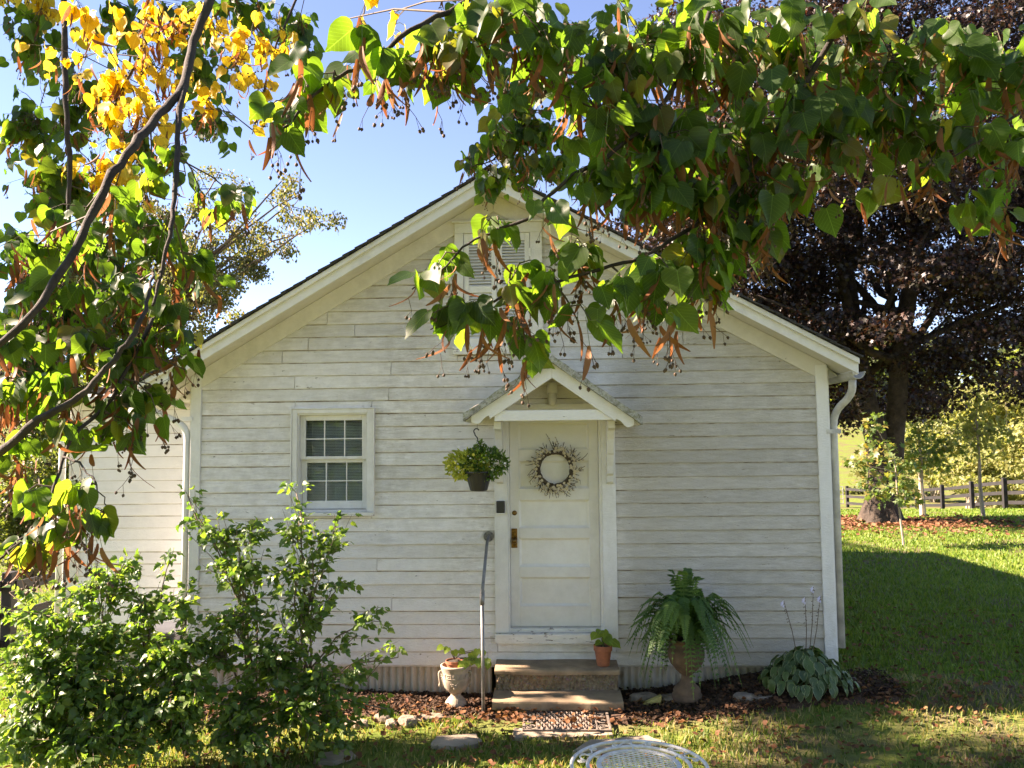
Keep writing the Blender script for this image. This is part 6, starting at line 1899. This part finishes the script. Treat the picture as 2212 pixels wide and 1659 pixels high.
# clumps: px, py, rx, ry, depth, leaves, kind, leaf length
CL = []
def near(*rows):
    for r in rows: CL.append(r)
near((630, 205, 85, 95, 1.92, 15, 'g', .105), (700, 150, 70, 60, 1.95, 9, 'g', .10), (800, 110, 90, 75, 2.0, 16, 'g', .105), (870, 170, 80, 55, 2.0, 8, 'g', .105), (960, 100, 110, 80, 2.05, 28, 'g', .105), (1060, 60, 120, 70, 2.1, 30, 'g', .105), (985, 165, 80, 40, 2.05, 8, 'g', .10),
     (1180, 90, 130, 100, 2.1, 38, 'g', .11), (1310, 110, 120, 110, 2.1, 40, 'g', .11), (1240, 190, 90, 60, 2.1, 16, 'g', .11), (1430, 110, 130, 120, 2.15, 42, 'g', .11), (1560, 120, 130, 130, 2.2, 46, 'g', .11), (1700, 110, 140, 130, 2.25, 46, 'g', .11), (1830, 120, 130, 130, 2.3, 40, 'g', .11), (1960, 110, 130, 130, 2.3, 36, 'g', .11), (2090, 130, 120, 130, 2.3, 36, 'g', .11), (2200, 160, 90, 150, 2.3, 26, 'g', .11),
     (1330, 280, 100, 90, 2.1, 22, 'g', .11), (1430, 300, 120, 110, 2.1, 30, 'g', .11), (1560, 290, 120, 120, 2.15, 34, 'g', .11), (1690, 280, 110, 110, 2.2, 32, 'g', .11), (1800, 290, 110, 90, 2.25, 26, 'g', .11), (1920, 280, 120, 90, 2.3, 24, 'g', .11), (2050, 300, 110, 80, 2.3, 22, 'g', .11), (2170, 330, 80, 90, 2.25, 18, 'g', .11),
     (1280, 400, 80, 70, 2.05, 11, 'g', .105), (1400, 410, 100, 80, 2.05, 16, 'g', .105), (1520, 420, 100, 90, 2.1, 22, 'g', .11), (1640, 410, 80, 90, 2.15, 18, 'g', .11), (1740, 400, 70, 60, 2.2, 10, 'g', .105), (1200, 470, 40, 50, 2.0, 4, 'g', .11),
     (1500, 540, 90, 70, 2.06, 15, 'g', .11), (1660, 520, 60, 60, 2.12, 10, 'g', .11), (1540, 610, 50, 40, 2.05, 7, 'g', .11), (1240, 520, 60, 50, 2.02, 7, 'g', .11), (1240, 690, 40, 30, 2.0, 3, 'g', .1), (1420, 600, 80, 60, 2.03, 11, 'g', .105), (1600, 510, 60, 60, 2.1, 10, 'g', .105), (1450, 670, 50, 40, 2.02, 4, 'g', .105), (1340, 620, 50, 50, 2.0, 6, 'g', .10),
     (1060, 480, 60, 35, 2.0, 5, 'g', .10), (985, 560, 45, 50, 2.0, 4, 'g', .10), (1090, 570, 60, 30, 2.0, 3, 'g', .105), (1100, 640, 70, 40, 2.0, 6, 'g', .085), (990, 670, 70, 45, 2.0, 7, 'g', .105), (1190, 620, 50, 40, 2.0, 6, 'g', .10), (1140, 750, 30, 40, 2.0, 3, 'g', .115), (1060, 690, 60, 35, 2.0, 4, 'g', .10), (920, 600, 35, 40, 2.0, 3, 'g', .105),
     (1900, 400, 45, 50, 2.25, 4, 'g', .11), (2100, 430, 60, 50, 2.25, 7, 'g', .11), (2180, 440, 40, 40, 2.25, 5, 'g', .11), (1980, 370, 60, 40, 2.25, 6, 'g', .10),
     # lower left, near
     (400, 370, 70, 45, 2.9, 10, 'g', .105), (450, 420, 60, 40, 2.9, 9, 'g', .10), (530, 430, 40, 35, 2.85, 6, 'g', .10), (340, 400, 50, 50, 2.9, 8, 'g', .10), (250, 470, 70, 60, 2.8, 14, 'g', .10), (160, 520, 80, 70, 2.75, 18, 'g', .10), (60, 560, 80, 80, 2.7, 20, 'g', .10), (330, 540, 80, 60, 2.75, 16, 'g', .10), (400, 590, 60, 60, 2.7, 14, 'g', .10),
     (130, 650, 100, 70, 2.6, 24, 'g', .10), (250, 640, 90, 70, 2.6, 24, 'g', .10), (360, 680, 70, 60, 2.6, 16, 'g', .10), (50, 730, 80, 70, 2.5, 18, 'g', .10), (170, 750, 90, 60, 2.5, 22, 'g', .10), (280, 760, 80, 60, 2.45, 20, 'g', .10), (370, 760, 50, 60, 2.45, 9, 'g', .10), (400, 790, 30, 40, 2.45, 4, 'g', .10), (330, 850, 50, 50, 2.4, 8, 'g', .10), (230, 860, 80, 50, 2.4, 14, 'g', .10), (120, 830, 80, 50, 2.4, 16, 'g', .10), (40, 860, 70, 60, 2.4, 16, 'g', .10),
     (290, 930, 45, 30, 2.4, 6, 'g', .10), (170, 930, 50, 40, 2.3, 7, 'g', .10), (60, 960, 60, 50, 2.3, 10, 'g', .10), (30, 1060, 40, 60, 2.15, 7, 'g', .095), (110, 1080, 45, 40, 2.1, 6, 'g', .09), (190, 1060, 50, 40, 2.1, 9, 'g', .09), (215, 1120, 50, 45, 2.1, 9, 'g', .09), (165, 1150, 50, 40, 2.1, 7, 'g', .09), (20, 1190, 40, 40, 2.0, 6, 'g', .09), (110, 1160, 40, 35, 2.1, 4, 'g', .09),
     # yellow spray
     (170, 40, 70, 45, 3.5, 10, 'y', .115), (310, 60, 90, 60, 3.7, 20, 'y', .10), (420, 50, 80, 60, 3.8, 20, 'y', .095), (270, 170, 90, 70, 3.7, 24, 'y', .10), (360, 150, 70, 60, 3.7, 16, 'y', .10), (250, 240, 60, 40, 3.6, 14, 'y', .10), (330, 260, 70, 45, 3.6, 14, 'y', .095), (420, 220, 60, 50, 3.8, 14, 'y', .095), (510, 90, 70, 60, 4.0, 16, 'y', .10), (590, 120, 50, 60, 4.0, 14, 'y', .095), (540, 200, 60, 50, 4.0, 12, 'y', .095), (240, 310, 40, 25, 3.5, 6, 'y', .10), (760, 30, 40, 40, 2.4, 4, 'y', .10), (850, 20, 40, 30, 2.4, 3, 'y', .10), (120, 130, 60, 60, 3.9, 8, 'y', .09), (560, 270, 25, 22, 4.0, 3, 'y', .09), (620, 60, 40, 40, 4.0, 6, 'y', .095))
FAR = [(60, 120, 80, 110, 5.2, 60), (60, 300, 80, 110, 5.2, 80), (180, 250, 80, 130, 5.0, 80), (120, 420, 110, 90, 4.8, 110), (260, 400, 80, 70, 4.8, 60), (60, 560, 80, 90, 4.6, 90), (200, 560, 110, 80, 4.6, 110), (330, 500, 60, 80, 4.8, 60), (120, 720, 130, 90, 4.4, 150), (300, 700, 100, 80, 4.4, 110), (60, 840, 90, 60, 4.2, 80), (440, 60, 90, 60, 5.2, 70), (560, 40, 90, 45, 5.4, 70), (640, 110, 45, 110, 5.2, 60), (470, 170, 90, 60, 5.2, 70), (320, 330, 60, 40, 5.0, 40), (60, 20, 90, 40, 5.2, 50), (470, 270, 60, 40, 5.2, 30), (300, 80, 100, 80, 5.4, 60),
       (1120, 200, 70, 80, 4.8, 90), (1080, 300, 75, 60, 4.8, 90), (1180, 290, 80, 60, 4.8, 90), (1130, 370, 60, 45, 4.8, 55), (1010, 335, 22, 22, 4.8, 10), (1060, 395, 60, 18, 4.8, 26), (1210, 380, 50, 40, 4.8, 40), (1290, 90, 200, 70, 4.6, 120), (1000, 30, 100, 30, 4.6, 40), (1560, 90, 220, 90, 4.6, 180), (1850, 130, 220, 120, 4.6, 200), (2120, 150, 160, 130, 4.6, 150), (1600, 300, 160, 100, 4.4, 130), (1850, 260, 160, 60, 4.5, 100)]
LT, LR, LS, LK = [], [], [], []
BT, BRm, BS = [], [], []
tw = MB(); pet = MB()
TIPS = []
brp = [p for p, _ in PTS]
BRN = np.array([tuple(p) for p in brp])
def grow(px, py, rx, ry, d, n, kind, size, bracts, dd):
    c = at_d(px, py, d); s = d / FPX
    i = int(np.argmin(np.linalg.norm(BRN - np.array(c), axis=1)))
    e0 = brp[i]
    axis_end = c + RT * (rs.uniform(-.4, .4) * rx * s) + UP * (-.2 * ry * s)
    main = [e0, e0.lerp(axis_end, .5) + UP * (.25 * ry * s), axis_end]
    if (e0 - c).length > .03: tw.tube(main, [.0032, .0026, .0018], 5)
    nt = max(1, int(round(n / 4.0)))
    left = n
    for k in range(nt):
        u = rs.random(); a = main[0].lerp(main[1], u * 2) if u < .5 else main[1].lerp(main[2], u * 2 - 1)
        if (a - c).length > 1.4 * max(rx, ry) * s: a = c + (a - c).normalized() * .9 * max(rx, ry) * s
        v = Vector((rs.gauss(0, 1), rs.gauss(0, 1), rs.gauss(0, 1))).normalized() * (rs.random() ** .45)
        e = c + RT * (v.x * rx * s) + UP * (v.z * ry * s) + FW * (v.y * dd)
        mid = a.lerp(e, .5) + Vector((0, 0, .02))
        tw.tube([a, mid, e], [.0022, .0018, .0011], 4)
        m_ = min(left, 4) if k < nt - 1 else left
        left -= m_
        for j in range(m_):
            w = .2 + .8 * (j + 1) / m_
            p = a.lerp(mid, w * 2) if w < .5 else mid.lerp(e, w * 2 - 1)
            ph = rs.uniform(0, 6.28)
            od = Vector((math.cos(ph), math.sin(ph), rs.uniform(-.5, .15)))
            b_ = p + od * size * rs.uniform(.25, .5)
            pet.tube([p, p.lerp(b_, .5) + Vector((0, 0, .006)), b_], [.0011, .0009, .0008], 3, caps=False)
            tip = od * .55 + Vector((0, 0, -1.0)) + Vector((rs.gauss(0, .35), rs.gauss(0, .35), rs.gauss(0, .3)))
            nn = Vector((rs.gauss(-.1, .7), rs.gauss(-.4, .65), rs.gauss(.35, .45)))
            LT.append(b_); LR.append((tip, nn)); LS.append(size * rs.choice((rs.uniform(.45, .8), rs.uniform(.75, 1.2), rs.uniform(.8, 1.3)))); LK.append(kind)
        if rs.random() < bracts:
            for j in range(rs.choice((1, 2, 3, 3))):
                p = a.lerp(e, rs.uniform(.3, 1))
                o_ = Vector((rs.uniform(-.02, .02), rs.uniform(-.035, .01), rs.uniform(-.075, -.015))); pet.tube([p, p + o_], [.0008, .0007], 3, caps=False); BT.append(p + o_)
                BRm.append((Vector((rs.gauss(0, .28), rs.gauss(0, .28), -1)), Vector((rs.gauss(0, 1), rs.gauss(-.4, .8), rs.gauss(0, .3))))); BS.append(rs.uniform(.055, .092))
for c in CL: grow(c[0], c[1], c[2] * (1.4 if c[6] == 'y' else 1.08), c[3] * (1.4 if c[6] == 'y' else 1.08), c[4], int(c[5] * (1.4 if c[6] == 'g' else 2.0) * (1.3 if c[1] > 380 and 1250 < c[0] < 1720 else 1.3 if c[1] > 440 and 850 < c[0] < 1650 else .8 if c[1] < 200 and c[0] > 600 else 1) + .5), c[6], c[7] * (.645 if c[6] == 'g' else .57), 1.0 if c[6] == 'g' else .75, .18)
for c in FAR: grow(*c[:5], int(c[5] * (1.35 if c[0] < 700 else 1.1)), 'y' if c[0] < 700 and rs.random() < .1 else 'g', .08, .45, .45)
tw.build('twigs', M_TWIG, linden, kind='stuff'); pet.build('petioles', M_GSTEM, linden, kind='stuff')
T = np.array([tuple(p) for p in LT]); Rm = frames(np.array([tuple(a) for a, b in LR]), np.array([tuple(b) for a, b in LR])); S = np.array(LS); K = np.array(LK)
camv = np.array(CAM)
def vis_score(T, Rm, S):
    v = T - camv; dep = v @ np.array(FW); x = v @ np.array(RT) / dep; y = v @ np.array(UP) / dep
    ok = (np.abs(x) < .60) & (np.abs(y) < .45)
    face = np.abs(np.einsum('ni,ni->n', Rm[:, :, 2], v / np.linalg.norm(v, axis=1, keepdims=True)))
    return S / dep * (.35 + face) * ok
order = np.argsort(-vis_score(T, Rm, S)); big, rest = order[:300], order[300:]
meg = [np_mesh('leaf', np.array(v), np.array(f).ravel(), 3, M_LEAF_O, True, np.array(u)) for v, f, u, _ in L_TPL]
mey = [np_mesh('leaf', np.array(v), np.array(f).ravel(), 3, M_YELL_O, True, np.array(u)) for v, f, u, _ in L_TPL]
for i in big:
    o = obj('leaf', (mey if K[i] == 'y' else meg)[int(i) % 6], linden)
    M4 = Matrix(Rm[i].tolist()).to_4x4() @ Matrix.Scale(float(S[i]), 4); M4.translation = Vector(T[i]); o.matrix_basis = M4
for kd, mt, nm in (('g', M_LEAF_I, 'foliage'), ('y', M_YELL_I, 'yellow_foliage')):
    k = rest[K[rest] == kd]
    hi = k[S[k] > .088] if kd == 'g' else k
    obj(nm, bulk(nm, L_TPL, T[k], Rm[k], S[k], mt, True), linden, kind='stuff')
T2 = np.array([tuple(p) for p in BT]); R2 = frames(np.array([tuple(a) for a, b in BRm]), np.array([tuple(b) for a, b in BRm])); S2 = np.array(BS)
order = np.argsort(-vis_score(T2, R2, S2)); big, rest = order[:260], order[260:]
meb = [np_mesh('seed_bract', np.array(v), np.array(f).ravel(), 3, [M_BRACT_O, M_FRUIT], True, None, m_) for v, f, _, m_ in B_TPL]
for i in big:
    o = obj('seed_bract', meb[int(i) % 6], linden)
    M4 = Matrix(R2[i].tolist()).to_4x4() @ Matrix.Scale(float(S2[i]), 4); M4.translation = Vector(T2[i]); o.matrix_basis = M4
obj('seed_bracts', bulk('seed_bracts', B_TPL, T2[rest], R2[rest], S2[rest], [M_BRACT_I, M_FRUIT], True), linden, kind='stuff')
print('LINDEN', len(T), len(T2))
# unseen crown, with leaf clumps added to dapple the ground and darken window reflections
cl = []
def unseen_clumps(n, x, y, z, s):
    for k in range(n):
        p = Vector((rs.uniform(*x), rs.uniform(*y), rs.uniform(*z))); w = rs.uniform(*s)
        cl.append((p, (w, w, w * .55)))
unseen_clumps(45, (-1, 7), (-13, -7.0), (6.4, 10.5), (.6, 1.2))
unseen_clumps(80, (-10, -1), (-17, -12), (.6, 5.5), (.7, 1.3))  # low clumps added behind the viewer to darken the window reflection
unseen_clumps(95, (-9, 10), (-17, -11), (0.9, 9.5), (.7, 1.4))  # lower part added for the dark window reflection too
def shade(n, gx, gy, s, w):                # unseen leaf clumps added towards the sun, shading chosen ground
    for k in range(n):
        g = Vector((rs.uniform(*gx), rs.uniform(*gy), .1)); p = g + TOSUN * rs.uniform(*s); r_ = rs.uniform(*w)
        cl.append((p, (r_, r_ * .8, r_ * .5)))
shade(105, (1.5, 7.5), (-4.4, -.8), (11, 16), (.3, .7))
shade(14, (1.5, 4.5), (-.8, .1), (11, 16), (.2, .4))
shade(12, (0.4, 1.8), (-4.4, -2.5), (10, 14), (.3, .6))
shade(5, (-.6, 1.6), (-1.0, -.2), (9, 14), (.12, .3))
shade(8, (-1.2, .6), (-2.6, -1.2), (9, 14), (.12, .3))
T, S = [], []
for c, rv in cl:
    m_ = int(280 * rv[0] * rv[0]) + 5
    u = rsn.normal(0, 1, (m_, 3)); u /= np.linalg.norm(u, axis=1, keepdims=True); u *= rsn.uniform(0, 1, (m_, 1)) ** .45
    T.append(np.array(c) + u * np.array(rv)); S.append(rsn.uniform(.09, .13, m_))
T = np.concatenate(T); S = np.concatenate(S)
v = T - camv; dep = v @ np.array(FW); x = v @ np.array(RT) / np.maximum(dep, .01); y = v @ np.array(UP) / np.maximum(dep, .01)
seen = (dep > .05) & (np.abs(x) < .66) & (y < .52) & (y > -.6)
T, S = T[~seen], S[~seen]
obj('crown', bulk('crown', L_LO, T, place_rand(rsn, len(T), (0, 0, -.6), .6, (-.1, -.1, 1), .6), S, M_LEAF_I, True), linden, kind='stuff')  # holds the added out-of-view clumps as well
